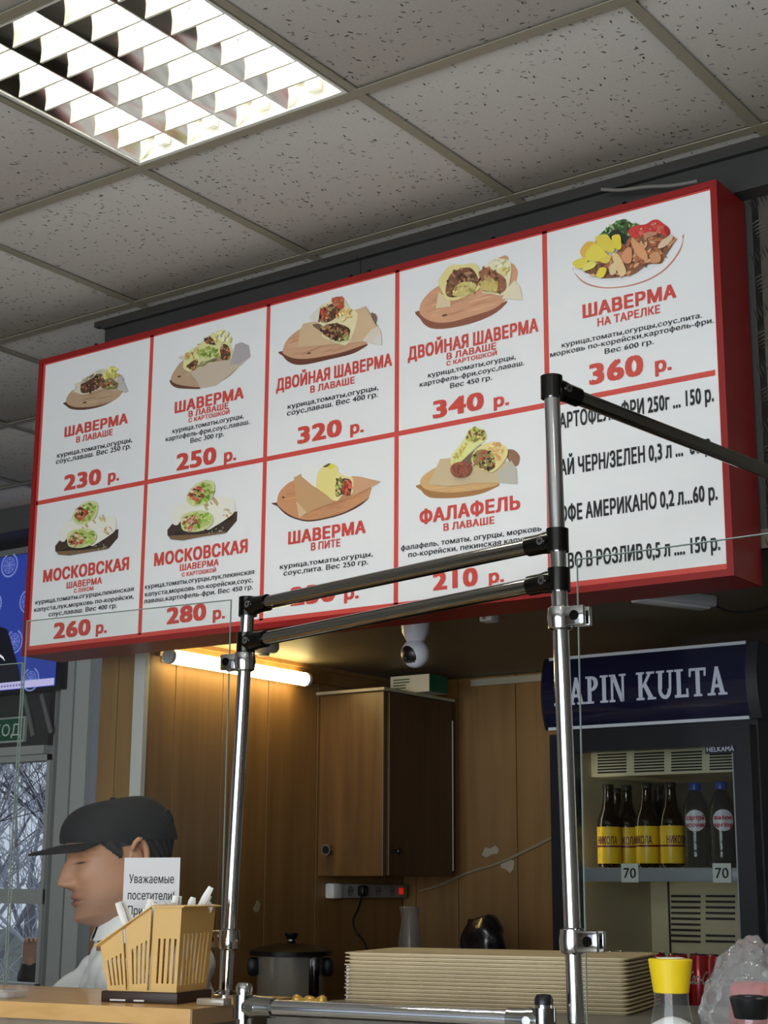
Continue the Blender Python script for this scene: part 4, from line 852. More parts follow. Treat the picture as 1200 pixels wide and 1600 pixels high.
# header: bulged navy light box, white strips, slab-serif letters
hx0, hx1 = pY(852,1090,YFR-.02).x, pY(1168,1060,YFR-.02).x; zc, hh = (ZH0+ZH1)/2, (ZH1-ZH0)/2
def hy(z): return YFR-.012 - .022*(1-((z-zc)/hh)**2)
prof = [(YFR+.15, ZH0), *[(hy(ZH0+2*hh*k/14), ZH0+2*hh*k/14) for k in range(15)], (YFR+.15, ZH1)]
b = bmesh.new(); prism(b, prof, hx0, hx1, Matrix(((0,0,1,0),(1,0,0,0),(0,1,0,0),(0,0,0,1)))); hd = obj('header', b, mat('header_navy', (20,22,48), .12, coat=.6), fr, True, False, 30)
b = bmesh.new(); prism(b, prof, hx0-.006, hx0, Matrix(((0,0,1,0),(1,0,0,0),(0,1,0,0),(0,0,0,1)))); obj('header_end', b, M_BLACK, hd, False)
b = bmesh.new(); prism(b, prof, hx1, hx1+.03, Matrix(((0,0,1,0),(1,0,0,0),(0,1,0,0),(0,0,0,1)))); obj('header_end', b, M_FDARK, hd, False)
M_STRIP = mat('strip_silver', (198,200,208), .35)
b = bmesh.new(); bx(b, hx0+.012, hx1-.002, hy(ZH1)-.005, hy(ZH1)+.004, ZH1-.006, ZH1+.002); obj('edge_strip', b, M_STRIP, hd, False)
b = bmesh.new(); bx(b, hx0+.006, hx1-.002, hy(ZH0)-.005, hy(ZH0)+.004, ZH0-.002, ZH0+.006); obj('edge_strip', b, M_STRIP, hd, False)
def ring(cx, cy, ox, oy, ix, iy, a0, a1, n=12):
    out = []
    for k in range(n):
        t0, t1 = math.radians(a0+(a1-a0)*k/n), math.radians(a0+(a1-a0)*(k+1)/n)
        out.append([(cx+ox*math.cos(t0), cy+oy*math.sin(t0)), (cx+ox*math.cos(t1), cy+oy*math.sin(t1)), (cx+ix*math.cos(t1), cy+iy*math.sin(t1)), (cx+ix*math.cos(t0), cy+iy*math.sin(t0))])
    return out
def rc(x0, y0, x1, y1): return [(x0,y0),(x1,y0),(x1,y1),(x0,y1)]
SL = {'A': ([[(.12,0),(.28,0),(.50,.86),(.38,1)], [(.36,1),(.52,1),(.82,0),(.60,0)], [(.24,.26),(.66,.26),(.64,.38),(.27,.38)], rc(0,0,.38,.08), rc(.50,0,.92,.08)], .94),
 'P': ([rc(.1,0,.30,1), rc(0,0,.42,.08), rc(0,.92,.30,1)] + ring(.30,.72,.36,.28,.14,.17,-90,90), .74), 'I': ([rc(.1,0,.30,1), rc(0,0,.40,.08), rc(0,.92,.40,1)], .46),
 'N': ([rc(.08,0,.20,1), rc(.62,0,.74,1), [(.08,1),(.30,1),(.74,0),(.56,0)], rc(0,0,.30,.08), rc(.50,.92,.84,1), rc(0,.92,.26,1)], .90),
 'K': ([rc(.1,0,.30,1), rc(0,0,.40,.08), rc(0,.92,.40,1), [(.28,.45),(.62,1),(.78,1),(.42,.44)], [(.34,.52),(.50,.60),(.88,0),(.64,0)], rc(.50,.92,.90,1), rc(.54,0,.96,.08)], .98),
 'U': ([rc(.1,.34,.30,1), rc(.62,.34,.74,1), rc(0,.92,.40,1), rc(.52,.92,.84,1)] + ring(.42,.34,.32,.36,.15,.22,180,360), .88),
 'L': ([rc(.1,0,.30,1), rc(0,0,.66,.1), rc(.56,0,.66,.30), rc(0,.92,.42,1)], .70), 'T': ([rc(.30,0,.50,1), rc(0,.9,.80,1), rc(0,.70,.1,1), rc(.70,.70,.80,1), rc(.20,0,.60,.08)], .84)}
lx1 = pY(1139,1080,YFR-.03).x; lx0 = pY(868,1100,YFR-.03).x; word = 'LAPIN KULTA'; tw_ = sum(.45 if ch == ' ' else SL[ch][1] for ch in word); zb = pY(1040,1092,YFR-.03).z; lh = pY(1040,1048,YFR-.03).z-zb; x = lx0; sc_ = (lx1-lx0)/tw_
M_HLET = mat('header_letters', (196,198,214), .4)
for ch in word:
    if ch == ' ': x += .45*sc_; continue
    b = bmesh.new()
    for pl_ in SL[ch][0]:
        vs_ = []
        for px_, py_ in pl_: z = zb + py_*lh; vs_.append(b.verts.new((x+px_*sc_, hy(z)-.0055, z)))
        b.faces.new(vs_)
    obj('letter', b, M_HLET, hd, False); x += SL[ch][1]*sc_
# shelf with label strip and price cards
ZSH = pY(1040,1356,1.44).z
b = bmesh.new()
for k in range(17): xk = FX0+.045+k*(FX1-FX0-.09)/16; tube(b, (xk,1.455,ZSH), (xk,1.88,ZSH), .002, 6)
for yk in (1.455, 1.66, 1.88): tube(b, (FX0+.037,yk,ZSH-.003), (FX1-.037,yk,ZSH-.003), .003, 6)
sh = obj('wire_shelf', b, mat('shelf_wire', (200,200,196), .4), fr)
b = bmesh.new(); rbox(b, ((FX0+FX1)/2, 1.447, ZSH-.017), (FX1-FX0-.08,.006,.034), .0015); obj('label_strip', b, mat('label_strip', (150,152,160), .3), sh)
for u in (984, 1128):
    c = pY(u, 1364, 1.44); b = bmesh.new(); bx(b, c.x-.0245, c.x+.0245, 1.4400, 1.4412, c.z-.0235, c.z+.0235); cd_ = obj('price_card', b, M_WHITE, sh, False)
    put_text('price_digits', '70', M_PBLACK, cd_, Vector((c.x-.018,1.4395,c.z-.013)), AX, AZ, .036, .027, .02)
b = bmesh.new(); bx(b, FX0+.037, FX1-.037, 1.46, 1.88, 1.146, 1.152); obj('lower_shelf', b, mat('shelf_wire', (200,200,196), .4), fr, False)
b = bmesh.new(); tube(b, (IX0-.028,YFR+.053,.4), (IX0-.028,YFR+.053,ZI1-.02), .006, 12); obj('fridge_tube', b, mat('fridge_tube', (255,250,235), .4, emit=(255,246,220), estr=5), fr)
# wrapped label text on a cylinder (local coordinates, label centre towards -Y)
def wrap_text(name, s, m, parent, r, z, width, cap, off=.02, slant=0):
    me = text_mesh(s, off); x0, x1, y0, y1 = extent(me); sx = width/(x1-x0); sy = cap/cap_h(off)
    for v in me.vertices:
        yy = v.co.y*sy; a = ((v.co.x-x0)*sx-width/2+yy*slant)/r; rr_ = r + v.co.z*sy; v.co = (rr_*math.sin(a), -rr_*math.cos(a), z+yy)
    return obj(name, me, m, parent, False, True)
def make_glass_bottle():
    t = thing('soda_bottle', 'x', 'bottle', (0,0,0))
    b = bmesh.new(); lathe(b, [(.029,0),(.0315,.004),(.0315,.110),(.029,.128),(.020,.150),(.0145,.175),(.0130,.205),(.0140,.207),(.0140,.214),(.012,.215)], seg=24); obj('bottle_glass', b, mat('bottle_brown', (34,20,10), .08, coat=.5), t, True, True)
    b = bmesh.new(); lathe(b, [(.0318,.010),(.0321,.011),(.0321,.104),(.0318,.105)], seg=24); lb = obj('label', b, mat('label_yellow', (232,190,40), .35), t, True, True)
    wrap_text('label_text', 'НИКОЛА', mat('label_maroon', (110,20,40), .4), lb, .0326, .060, .058, .021, .03)
    b = bmesh.new(); lathe(b, [(.0322,.052),(.0325,.053),(.0325,.056),(.0322,.057)], seg=24); obj('label_band', b, mat('label_maroon', (110,20,40), .4), lb, True, True)
    b = bmesh.new(); lathe(b, [(.0150,.204),(.0152,.213),(.013,.217),(0,.2175)], seg=20); obj('crown_cap', b, mat('cap_dark', (40,36,30), .4), t, True, True); return t
sb = make_glass_bottle(); first = True
for u, y, rz, lb in ((953,1.52,.25,'brown soda bottle with yellow label at the hinge end of the fridge shelf'), (1013,1.52,-.1,'brown soda bottle with yellow label between its three neighbours in the fridge'), (1051,1.52,.9,'brown soda bottle with yellow label next to the water bottles'), (982,1.58,.3,'brown soda bottle standing half hidden behind the front bottles'),(1032,1.62,.2,'brown soda bottle in the back row of the fridge shelf'),(965,1.68,.2,'brown soda bottle at the rear of the fridge shelf')):
    p = pY(u, 1340, y); p.z = ZSH+.002
    if first: sb.location = p; sb.rotation_euler = (0,0,rz); sb['label'] = lb; sb['group'] = 'soda bottles in the fridge'; first = False
    else: dup(sb, p, rz, lb, 'soda bottles in the fridge')
def make_water(label, txt, p, rz):
    t = thing('water_bottle', label, 'bottle', p, rz, 'water bottles in the fridge')
    b = bmesh.new(); lathe(b, [(.028,0),(.0325,.006),(.0325,.04),(.0305,.05),(.0325,.06),(.0325,.140),(.030,.160),(.018,.186),(.0135,.192),(.0135,.198),(.013,.199)], seg=24); obj('bottle_body', b, glass_mat('pet_clear', (.95,.97,.98), 1.2, .05, .02), t, True, True)
    b = bmesh.new(); lathe(b, [(.0150,.194),(.0155,.196),(.0155,.210),(.0145,.212),(0,.2122)], seg=20); obj('screw_cap', b, mat('cap_blue', (40,60,150), .35), t, True, True)
    b = bmesh.new()
    for k in range(24): # oval paper label on the front
        pass
    n = 28; c = b.verts.new((0,-.0331,.116)); ring_ = [b.verts.new((.0331*math.sin(.86*math.cos(2*PI*k/n)), -.0331*math.cos(.86*math.cos(2*PI*k/n)), .116+.027*math.sin(2*PI*k/n))) for k in range(n)]
    mid = [b.verts.new((.0332*math.sin(.45*math.cos(2*PI*k/n)), -.0332*math.cos(.45*math.cos(2*PI*k/n)), .116+.015*math.sin(2*PI*k/n))) for k in range(n)]
    for k in range(n): b.faces.new((ring_[k], ring_[(k+1) % n], mid[(k+1) % n], mid[k])); b.faces.new((mid[k], mid[(k+1) % n], c))
    lb = obj('label', b, mat('label_pale', (206,204,216), .4), t, True, True)
    for i, s_ in enumerate(txt): wrap_text('label_text', s_, mat('label_pinkred', (176,40,60), .4), lb, .0338, .118-i*.018, .050, .0125, .04)
    return t
p = pY(1090,1340,1.52); p.z = ZSH+.002; make_water('clear water bottle with a blue cap next to the yellow-labelled bottles', ('святой','источник'), p, .35)
p = pY(1131,1340,1.52); p.z = ZSH+.002; make_water('clear water bottle with a blue cap at the door-bead end of the shelf', ('saint','spring'), p, .5)
def make_can():
    t = thing('cola_can', 'x', 'can', (0,0,0)); b = bmesh.new()
    lathe(b, [(.020,0),(.0262,.006),(.0265,.010),(.0265,.128),(.0225,.139),(.0225,.142)], seg=24); bd = obj('can_body', b, mat('can_red', (206,26,30), .22, metal=.3, coat=.5), t, True, True)
    b = bmesh.new(); lathe(b, [(.0228,.1395),(.0232,.1425),(.0215,.143),(.0205,.139),(0,.139)], seg=24); obj('can_lid', b, M_CHROME, t, True, True)
    wrap_text('can_lettering', 'Coca-Cola', M_WHITE, bd, .0268, .070, .066, .034, .02, .35); return t
cn_ = make_can(); names = ['at the hinge side end of the row', 'second from the hinge side', 'third from the hinge side', 'fourth from the hinge side', 'fifth from the hinge side', 'at the far end of the row']
for k, u in enumerate((963,992,1026,1060,1093,1122)):
    p = pY(u, 1510, 1.50 if k % 2 else 1.52); p.z = 1.152; lb = 'red cola can in the fridge, ' + names[k]; rz = (.9,1.4,.3,1.2,.35,.7)[k]
    if k == 0: cn_.location = p; cn_.rotation_euler = (0,0,rz); cn_['label'] = lb; cn_['group'] = 'cola cans in the fridge'
    else: dup(cn_, p, rz, lb, 'cola cans in the fridge')

# ================================================================== BOOTH INTERIOR
# strip light along the left partition
tz = 2.085; ta0, ta1 = pX(262,1026,XL+.045), pX(480,1061,XL+.045); ta0.z = ta1.z = (ta0.z+ta1.z)/2
tl_ = thing('tube_light', 'glowing fluorescent tube fixed along the top of the booth partition', 'tube light', ta0)
b = bmesh.new(); tube(b, ta0+Vector((0,.012,0)), ta1-Vector((0,.012,0)), .0205, 20); obj('tube', b, mat('booth_tube', (255,246,220), .4, emit=(255,226,150), estr=15), tl_)
for p, s in ((ta0,1),(ta1,-1)): b = bmesh.new(); tube(b, p, p+Vector((0,.013*s,0)), .0215, 20); obj('end_cap', b, M_STRIP, tl_)
b = bmesh.new(); bx(b, XL+.003, XL+.025, ta0.y+.02, ta1.y-.02, ta0.z-.012, ta0.z+.014); obj('batten', b, M_WHITE, tl_, False)
for y in (ta0.y+.05, ta1.y-.05): b = bmesh.new(); bx(b, XL, XL+.045, y-.006, y+.006, ta0.z-.003, ta0.z+.003); obj('bracket', b, M_WHITE, tl_, False)
# wall cabinet
cb = thing('wall_cabinet', 'brown wooden wall cabinet with round knobs hanging in the booth corner', 'cabinet', (-.03,1.75,1.48))
CY = 1.65; cx0, cx1 = pY(500,1200,CY).x, pY(600,1200,CY).x; cz0, cz1 = pY(550,1369,CY).z, pY(550,1084,CY).z; cy1 = pX(704,1250,cx1).y
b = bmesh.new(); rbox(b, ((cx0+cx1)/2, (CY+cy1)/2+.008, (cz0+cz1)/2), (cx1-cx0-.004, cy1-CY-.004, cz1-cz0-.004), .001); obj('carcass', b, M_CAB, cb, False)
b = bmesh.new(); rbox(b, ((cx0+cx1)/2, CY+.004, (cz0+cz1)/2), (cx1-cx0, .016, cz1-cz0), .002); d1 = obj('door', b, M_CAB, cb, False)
k = pY(508,1328,CY-.02); b = bmesh.new(); lathe(b, [(.006,0),(.006,.012),(.015,.016),(.018,.020),(.017,.024)], k+Vector((.008,.016,0)), 20, Matrix.Rotation(PI/2, 3, 'X')); kn = obj('knob', b, M_CHROME, d1)
b = bmesh.new(); tube(b, k+Vector((.008,-.0085,0)), k+Vector((.008,-.0095,0)), .0125, 16); obj('knob_face', b, M_BLACK, d1)
b = bmesh.new(); rbox(b, (cx1+.004, (CY+.012+cy1)/2, (cz0+cz1)/2), (.012, cy1-CY-.016, cz1-cz0-.004), .002); d2 = obj('door', b, wood_mat('cabinet_shaded', (62,40,22), (82,54,30), .4, 'Z', 6), cb, False)  # same cabinet wood, darkened for the side turned from the tube light
k = pX(617,1330,cx1+.01); b = bmesh.new(); lathe(b, [(.006,0),(.006,.012),(.012,.018),(.010,.022),(0,.023)], k, 18, Matrix.Rotation(PI/2, 3, 'Y')); obj('knob', b, M_BLACK, d2)
b = bmesh.new(); bx(b, cx1+.010, cx1+.0115, cy1-.004, cy1-.001, cz0+.02, cz1-.06); obj('edge_trim', b, M_WHITE, d2, False)
b = bmesh.new(); rbox(b, ((cx0+cx1)/2+.004, (CY+cy1)/2-.006, cz1+.006), (cx1-cx0+.02, cy1-CY+.03, .010), .002); obj('top_board', b, mat('top_edge', (176,166,140), .5), cb, False)
# box on the cabinet
ZT = cz1+.011; by_ = 1.80
xg0, xg1, xg2 = pY(610,1080,by_).x, pY(671,1080,by_).x, pX(697,1090,pY(671,1080,by_).x).y
bxx_ = thing('cardboard_box', 'small white and green cardboard box lying on top of the wall cabinet', 'box', ((xg0+xg1)/2, by_+.05, ZT))
hb = ZSOF-ZT-.012
b = bmesh.new(); bx(b, xg0, xg1-.001, by_, by_+.10, ZT, ZT+min(.055,hb)); obj('carton', b, mat('carton_white', (196,194,184), .6), bxx_, False)
b = bmesh.new(); bx(b, xg1-.0009, xg1+.001, by_-.0005, by_+.10, ZT+.0005, ZT+min(.055,hb)+.0005); obj('end_flap', b, mat('carton_green', (20,92,62), .5), bxx_, False)
for i in range(4):
    b = bmesh.new(); bx(b, xg0+.012, xg0+(.075 if i < 2 else .06), by_-.0012, by_-.0002, ZT+min(.055,hb)-.014-i*.009, ZT+min(.055,hb)-.010-i*.009); obj('print_line', b, mat('carton_print', (110,120,112) if i > 1 else (60,90,70), .6), bxx_, False)
# power strip, plug and cable on the left wall
ps = thing('power_strip', 'white multi-way power strip with a red switch on the booth partition', 'power strip', pX(570,1392,XL))
s0, s1 = pX(512,1392,XL+.01), pX(634,1392,XL+.01); s1.y = min(s1.y, 2.09); L_ = s1.y-s0.y
b = bmesh.new(); rbox(b, (XL+.017, (s0.y+s1.y)/2, s0.z), (.034, L_, .044), .006); obj('strip_body', b, mat('strip_white', (150,148,140), .45), ps)
b = bmesh.new(); rbox(b, (XL+.018, s0.y+.022, s0.z), (.037, .05, .048), .008); obj('strip_end', b, M_WHITE, ps)
for k in range(4):
    c = Vector((XL+.0345, s0.y+.085+k*(L_-.16)/3.2, s0.z)); b = bmesh.new(); lathe(b, [(.017,0),(.017,.0012),(0,.0013)], c-Vector((.001,0,0)), 20, Matrix.Rotation(PI/2,3,'Y')); so = obj('socket', b, mat('socket_grey', (120,120,118), .5), ps)
    for d in (-.007,.007): b = bmesh.new(); tube(b, c+Vector((0,d,0)), c+Vector((.001,d,0)), .0025, 8); obj('socket_hole', b, M_BLACK, so)
sw = Vector((XL+.036, s1.y-.04, s0.z)); b = bmesh.new(); rbox(b, sw, (.006,.020,.020), .002); obj('switch', b, mat('switch_red', (190,30,24), .3, emit=(255,40,20), estr=.35), ps)
pw = thing('power_plug', 'black plug and cable hanging from the power strip', 'plug', pX(567,1390,XL+.05))
pp = pX(567,1392,XL+.045); b = bmesh.new(); rbox(b, pp, (.026,.03,.034), .007); obj('plug', b, M_BLACK, pw)
pts = [pX(u, v, XL+.06+.02*i) for i, (u, v) in enumerate(((566,1398),(560,1420),(552,1438),(556,1456),(568,1470),(574,1490),(576,1540)))]
def cr(pts, n=6):
    out = []
    for i in range(len(pts)-1):
        p0, p1, p2, p3 = pts[max(i-1,0)], pts[i], pts[i+1], pts[min(i+2,len(pts)-1)]
        for k in range(n): t = k/n; out.append(.5*((2*p1)+(p2-p0)*t+(2*p0-5*p1+4*p2-p3)*t*t+(3*p1-p0-3*p2+p3)*t**3))
    return out+[pts[-1]]
b = bmesh.new(); sweep(b, cr(pts), .0035, 8); obj('cable', b, M_BLACK, pw)
# grey cable on the back wall
b = bmesh.new(); yb_ = YB-.006; sweep(b, cr([pY(u, v, yb_) for u, v in ((655,1392),(690,1382),(730,1364),(780,1348),(820,1330),(862,1309),(900,1290))]), .0045, 8); tag(obj('wall_cable', b, mat('cable_grey', (158,142,116), .5)), 'pale cable sagging across the brown back wall towards the fridge', 'cable')
# torn paper on the walls
def scrap(name_, label, P, plane):
    b = bmesh.new(); vs_ = [b.verts.new(plane(u, v)) for u, v in P]; f = b.faces.new(vs_); r = bmesh.ops.extrude_face_region(b, geom=[f]); d = Vector((0,-.0008,0)) if plane is sY else Vector((.0008,0,0))
    bmesh.ops.translate(b, verts=[e for e in r['geom'] if isinstance(e, bmesh.types.BMVert)], vec=d); tag(obj(name_, b, mat('torn_paper', (176,164,144), .8), None, False), label, 'paper scrap', 'torn paper scraps on the walls')
sY = lambda u, v: pY(u, v, YB-.0002)
sX = lambda u, v: pX(u, v, XL+.0002)
scrap('paper_scrap', 'torn paper scrap above the pale cable on the back wall', [(753,1336),(758,1324),(766,1326),(774,1321),(780,1327),(777,1334),(768,1335),(760,1340)], sY)
scrap('paper_scrap', 'torn paper scrap below the pale cable on the back wall', [(782,1348),(797,1342),(804,1346),(802,1358),(797,1364),(790,1358),(783,1356)], sY)
scrap('paper_scrap', 'tiny torn paper scrap on the partition above the steel pot', [(396,1420),(402,1407),(407,1412),(404,1424),(399,1426)], sX)
# back worktop along the partition
wt = thing('back_worktop', 'dark worktop along the booth partition carrying the steel pot', 'worktop', (.1,1.4,0))
b = bmesh.new(); bx(b, XL+.001, .34, .95, YB-.002, 1.095, 1.125); obj('worktop', b, mat('worktop_dark', (72,58,44), .5), wt, False)
b = bmesh.new(); bx(b, XL+.001, .32, .97, YB-.002, 0, 1.095); obj('body', b, mat('counter_dark', (66,62,58), .6), wt, False)
wt2 = thing('rear_worktop', 'dark worktop along the back wall beside the fridge', 'worktop', (.55,1.7,0))
b = bmesh.new(); bx(b, .345, FX0-.02, 1.45, YB-.002, 1.095, 1.125); obj('worktop', b, mat('worktop_dark', (72,58,44), .5), wt2, False)
b = bmesh.new(); bx(b, .345, FX0-.02, 1.47, YB-.002, 0, 1.095); obj('body', b, mat('counter_dark', (66,62,58), .6), wt2, False)
# steel pot
pc = pX(455,1480,.06); pc.z = 1.125; Dp = (RM.transposed() @ (pc-CAM)).y; mpp = Dp/F_PX; zt_p = pX(455,1484,.06).z; hp = zt_p-1.125
pot = thing('steel_pot', 'round stainless steel urn with black lid and side handles', 'pot', pc)
r0 = 53*mpp; b = bmesh.new(); lathe(b, [(r0*.96,0),(r0,.006),(r0,hp-.012),(r0*1.01,hp-.008)], seg=36); obj('pot_body', b, mat('brushed_steel', (222,220,214), .25, metal=.7), pot, True, True)
b = bmesh.new(); lathe(b, [(r0*1.03,hp-.016),(66*mpp,hp-.014),(66*mpp,hp-.002),(r0*1.0,hp+.006),(r0*.6,hp+.014),(.03,hp+.018),(0,hp+.018)], seg=36); ld = obj('lid', b, mat('lid_black', (24,22,20), .3), pot, True, True)
b = bmesh.new(); lathe(b, [(.010,hp+.018),(.014,hp+.024),(.013,hp+.028)], seg=20); obj('knob_collar', b, M_CHROME, ld, True, True)
b = bmesh.new(); lathe(b, [(.012,hp+.028),(.020,hp+.042),(.018,hp+.046),(0,hp+.047)], seg=20); obj('lid_knob', b, M_BLACK, ld, True, True)
for s in (-1, 1):
    vx = RM @ Vector((1,0,0)); vx.z = 0; vx.normalize(); c = vx*s*(r0+.008); fw = Vector((vx.y,-vx.x,0)); Rh = Matrix.Rotation(math.atan2(vx.y, vx.x), 3, 'Z')
    b = bmesh.new(); rbox(b, c+Vector((0,0,hp-.045))+fw*.02, (.034,.036,.05), .012, Rh); obj('handle', b, M_BLACK, pot, True, True)
b = bmesh.new(); rbox(b, vx*.72*r0+fw*.72*r0+Vector((0,0,hp-.06)), (.028,.028,.12), .006, Rh); obj('tap_bracket', b, M_DCHROME, pot, True, True)
# clear film roll and dark bag behind the trays
fm = bmesh.new(); c = pX(640,1460,.25); c.z = 1.125
lathe(fm, [(.030,0),(.032,.004),(.030,.09),(.033,.17),(.026,.24),(.028,.27),(.024,.275)], c, 20)
for v in fm.verts: v.co += Vector((math.sin(v.co.z*60+v.co.x*90)*.003, math.cos(v.co.z*47)*.003, 0))
tag(obj('plastic_cup_sleeve', fm, glass_mat('film', (.80,.80,.84), 1.6, .18, .12)), 'clear crinkled plastic sleeve of cups standing behind the trays', 'plastic sleeve')
bg = bmesh.new(); c = pX(757,1470,.42); c.z = 1.125; Db = (RM.transposed() @ (c-CAM)).y
bmesh.ops.create_icosphere(bg, subdivisions=4, radius=1); hw = 36*Db/F_PX
for v in bg.verts:
    x, y, z = v.co; pw_ = lambda q: math.copysign(abs(q)**.6, q); n_ = .12*math.sin(5*x+3*z)+.08*math.sin(9*z+4*y)
    v.co = Vector((pw_(x)*hw*(1+n_*.6), pw_(y)*hw*.7*(1+n_), (pw_(z)*.5+.5)*(pX(757,1431,.42).z-1.125)*(1+.03*math.sin(7*x))))+c
tag(obj('black_bag', bg, mat('bag_black', (34,30,32), .25, coat=.4, bump=.6, nscale=25)), 'crumpled dark plastic bag standing behind the beige trays', 'bag')
# small things on the booth counter near the guard rail
sm = bmesh.new(); c = pZ(472,1566,1.262); c.z = 1.254
ellipsoid(sm, c+Vector((0,.02,.008)), (.014,.011,.010)); 
for sg in (-1, 1): capsule(sm, c+Vector((.012*sg,.02,.010)), c+Vector((.024*sg,.02+.004*sg,.011)), .003, .009, 10)
tag(obj('wrapped_sweet', sm, mat('sweet_gold', (190,150,70), .3, metal=.4, noise=.4, nscale=40)), 'twist-wrapped golden sweet lying beside the guard rail', 'sweet')
sm = bmesh.new(); c = pZ(432,1566,1.262); c.z = 1.256; rbox(sm, c, (.05,.03,.004), .0015, Matrix.Rotation(.3,3,'Z')); tag(obj('sachet', sm, mat('sachet_white', (206,200,214), .3)), 'flat pale sachet lying beside the golden sweet', 'sachet')
sm = bmesh.new(); c = pZ(540,1566,1.262); c.z = 1.257; rbox(sm, c, (.065,.03,.006), .002, Matrix.Rotation(.2,3,'Z')); tag(obj('sachet', sm, mat('sachet_violet', (150,150,206), .25)), 'shiny violet-grey sachet in front of the tray stack', 'sachet')
sm = bmesh.new(); c = pZ(524,1558,1.262)+Vector((0,.06,0)); c.z = 1.254; box(sm, c+Vector((0,0,.03)), (.03,.02,.06), Matrix.Rotation(.4,3,'Z')); tag(obj('paper_packet', sm, mat('packet_white', (200,198,206), .5)), 'small white packet standing against the tray stack', 'packet')
# ---- soffit fittings
sc_t = thing('security_camera', 'white dome security camera with black lens face hanging under the booth soffit', 'camera', pZ(650,965,ZSOF))
cp_ = pZ(649,968,ZSOF); Dc = (RM.transposed() @ (cp_-CAM)).y; mp_ = Dc/F_PX; cp_.z = ZSOF; vdir = (CAM-cp_).normalized()
sc_t.location = cp_
b = bmesh.new(); lathe(b, [(23*mp_,0),(23*mp_,-.006),(21*mp_,-20*mp_),(14*mp_,-34*mp_),(10*mp_,-36*mp_)], seg=28); obj('camera_base', b, mat('cam_white', (226,224,236), .3), sc_t, True, True)
hc = Vector((0,0,-53*mp_)); b = bmesh.new(); ellipsoid(b, hc, (22*mp_,22*mp_,23*mp_)); hd_ = obj('camera_head', b, mat('cam_white', (226,224,236), .3), sc_t, True, True)
lv = RM @ Vector((-1,0,0)); fdir = (lv*.72+vdir*.72+Vector((0,0,-.25))).normalized(); qx = Vector((0,0,1)).rotation_difference(fdir).to_matrix()
b = bmesh.new(); R_s = 22.4*mp_; lathe(b, [(R_s*math.sin(a), R_s*math.cos(a)) for a in (.80,.62,.5,.35,.2,.08)] + [(0, R_s)], hc, 26, qx); obj('lens_face', b, M_BLACK, hd_, True, True)
b = bmesh.new(); lathe(b, [(R_s*math.sin(a), R_s*math.cos(a)) for a in (.92,.90,.81,.79)], hc, 26, qx); obj('face_ring', b, M_WHITE, hd_, True, True)
b = bmesh.new(); lathe(b, [(.006,R_s),(.006,R_s+.001),(0,R_s+.0012)], hc+Vector((0,0,-.004)), 16, qx); obj('lens', b, mat('lens_glass', (10,12,24), .05, coat=1), hd_, True, True)
# junction box
p = pZ(764,967,ZSOF-.012); b = bmesh.new(); rbox(b, (p.x, p.y, ZSOF-.010), (.036,.036,.020), .003); jb = thing('junction_box', 'small white junction box on the booth soffit edge', 'junction box', (p.x,p.y,ZSOF)); obj('box_body', b, M_WHITE, jb)
b = bmesh.new(); tube(b, (p.x-.003,p.y-.0185,ZSOF-.010), (p.x-.003,p.y-.020,ZSOF-.010), .006, 12); obj('knockout', b, mat('knock_grey', (140,140,140), .5), jb)
# smoke detector
p = pZ(412,1008,ZSOF); dt = thing('smoke_detector', 'round pale smoke detector on the booth soffit near the tube light', 'detector', (p.x,p.y,ZSOF))
b = bmesh.new(); lathe(b, [(.045,0),(.045,-.012),(.040,-.020),(.030,-.024),(0,-.025)], seg=28); obj('detector_body', b, mat('det_grey', (180,176,168), .5), dt, True, True)
b = bmesh.new(); lathe(b, [(.018,-.0246),(.016,-.032),(0,-.033)], seg=20); obj('sensor_cap', b, mat('det_cap', (140,136,130), .5), dt, True, True)
# white lamp batten on the soffit by the fridge, with its cable
a, c = pZ(985,930,ZSOF-.02), pZ(1110,945,ZSOF-.02); lm = thing('soffit_lamp', 'unlit white lamp batten under the soffit above the fridge', 'lamp', ((a.x+c.x)/2,(a.y+c.y)/2,ZSOF-.03))
d = c-a; Rl = Matrix.Rotation(math.atan2(d.y,d.x),3,'Z'); b = bmesh.new(); rbox(b, ((a.x+c.x)/2,(a.y+c.y)/2,ZSOF-.014), (d.length,.05,.028), .005, Rl); obj('lamp_housing', b, mat('lamp_white', (206,206,214), .35), lm)
b = bmesh.new(); rbox(b, ((a.x+c.x)/2,(a.y+c.y)/2,ZSOF-.030), (d.length-.03,.036,.008), .003, Rl); obj('diffuser', b, mat('lamp_diffuser', (226,226,232), .3), lm)
b = bmesh.new(); e0 = c+Vector((0,0,.0)); sweep(b, cr([Vector((c.x,c.y,ZSOF-.012)), pY(1130,953,c.y-.01), pY(1160,957,c.y-.02), pY(1200,948,c.y-.04), Vector((1.73, c.y-.1, ZSOF-.01))]), .003, 8); obj('lamp_cable', b, M_BLACK, lm)
# cable lying over the sign top
b = bmesh.new(); sweep(b, cr([pY(u, v, .61) for u, v in ((940,296),(970,297),(1010,292),(1050,290),(1090,283))]), .004, 8); tag(obj('sign_cable', b, mat('sign_cable', (120,116,108), .5)), 'grey supply cable lying along the top of the menu sign', 'cable')

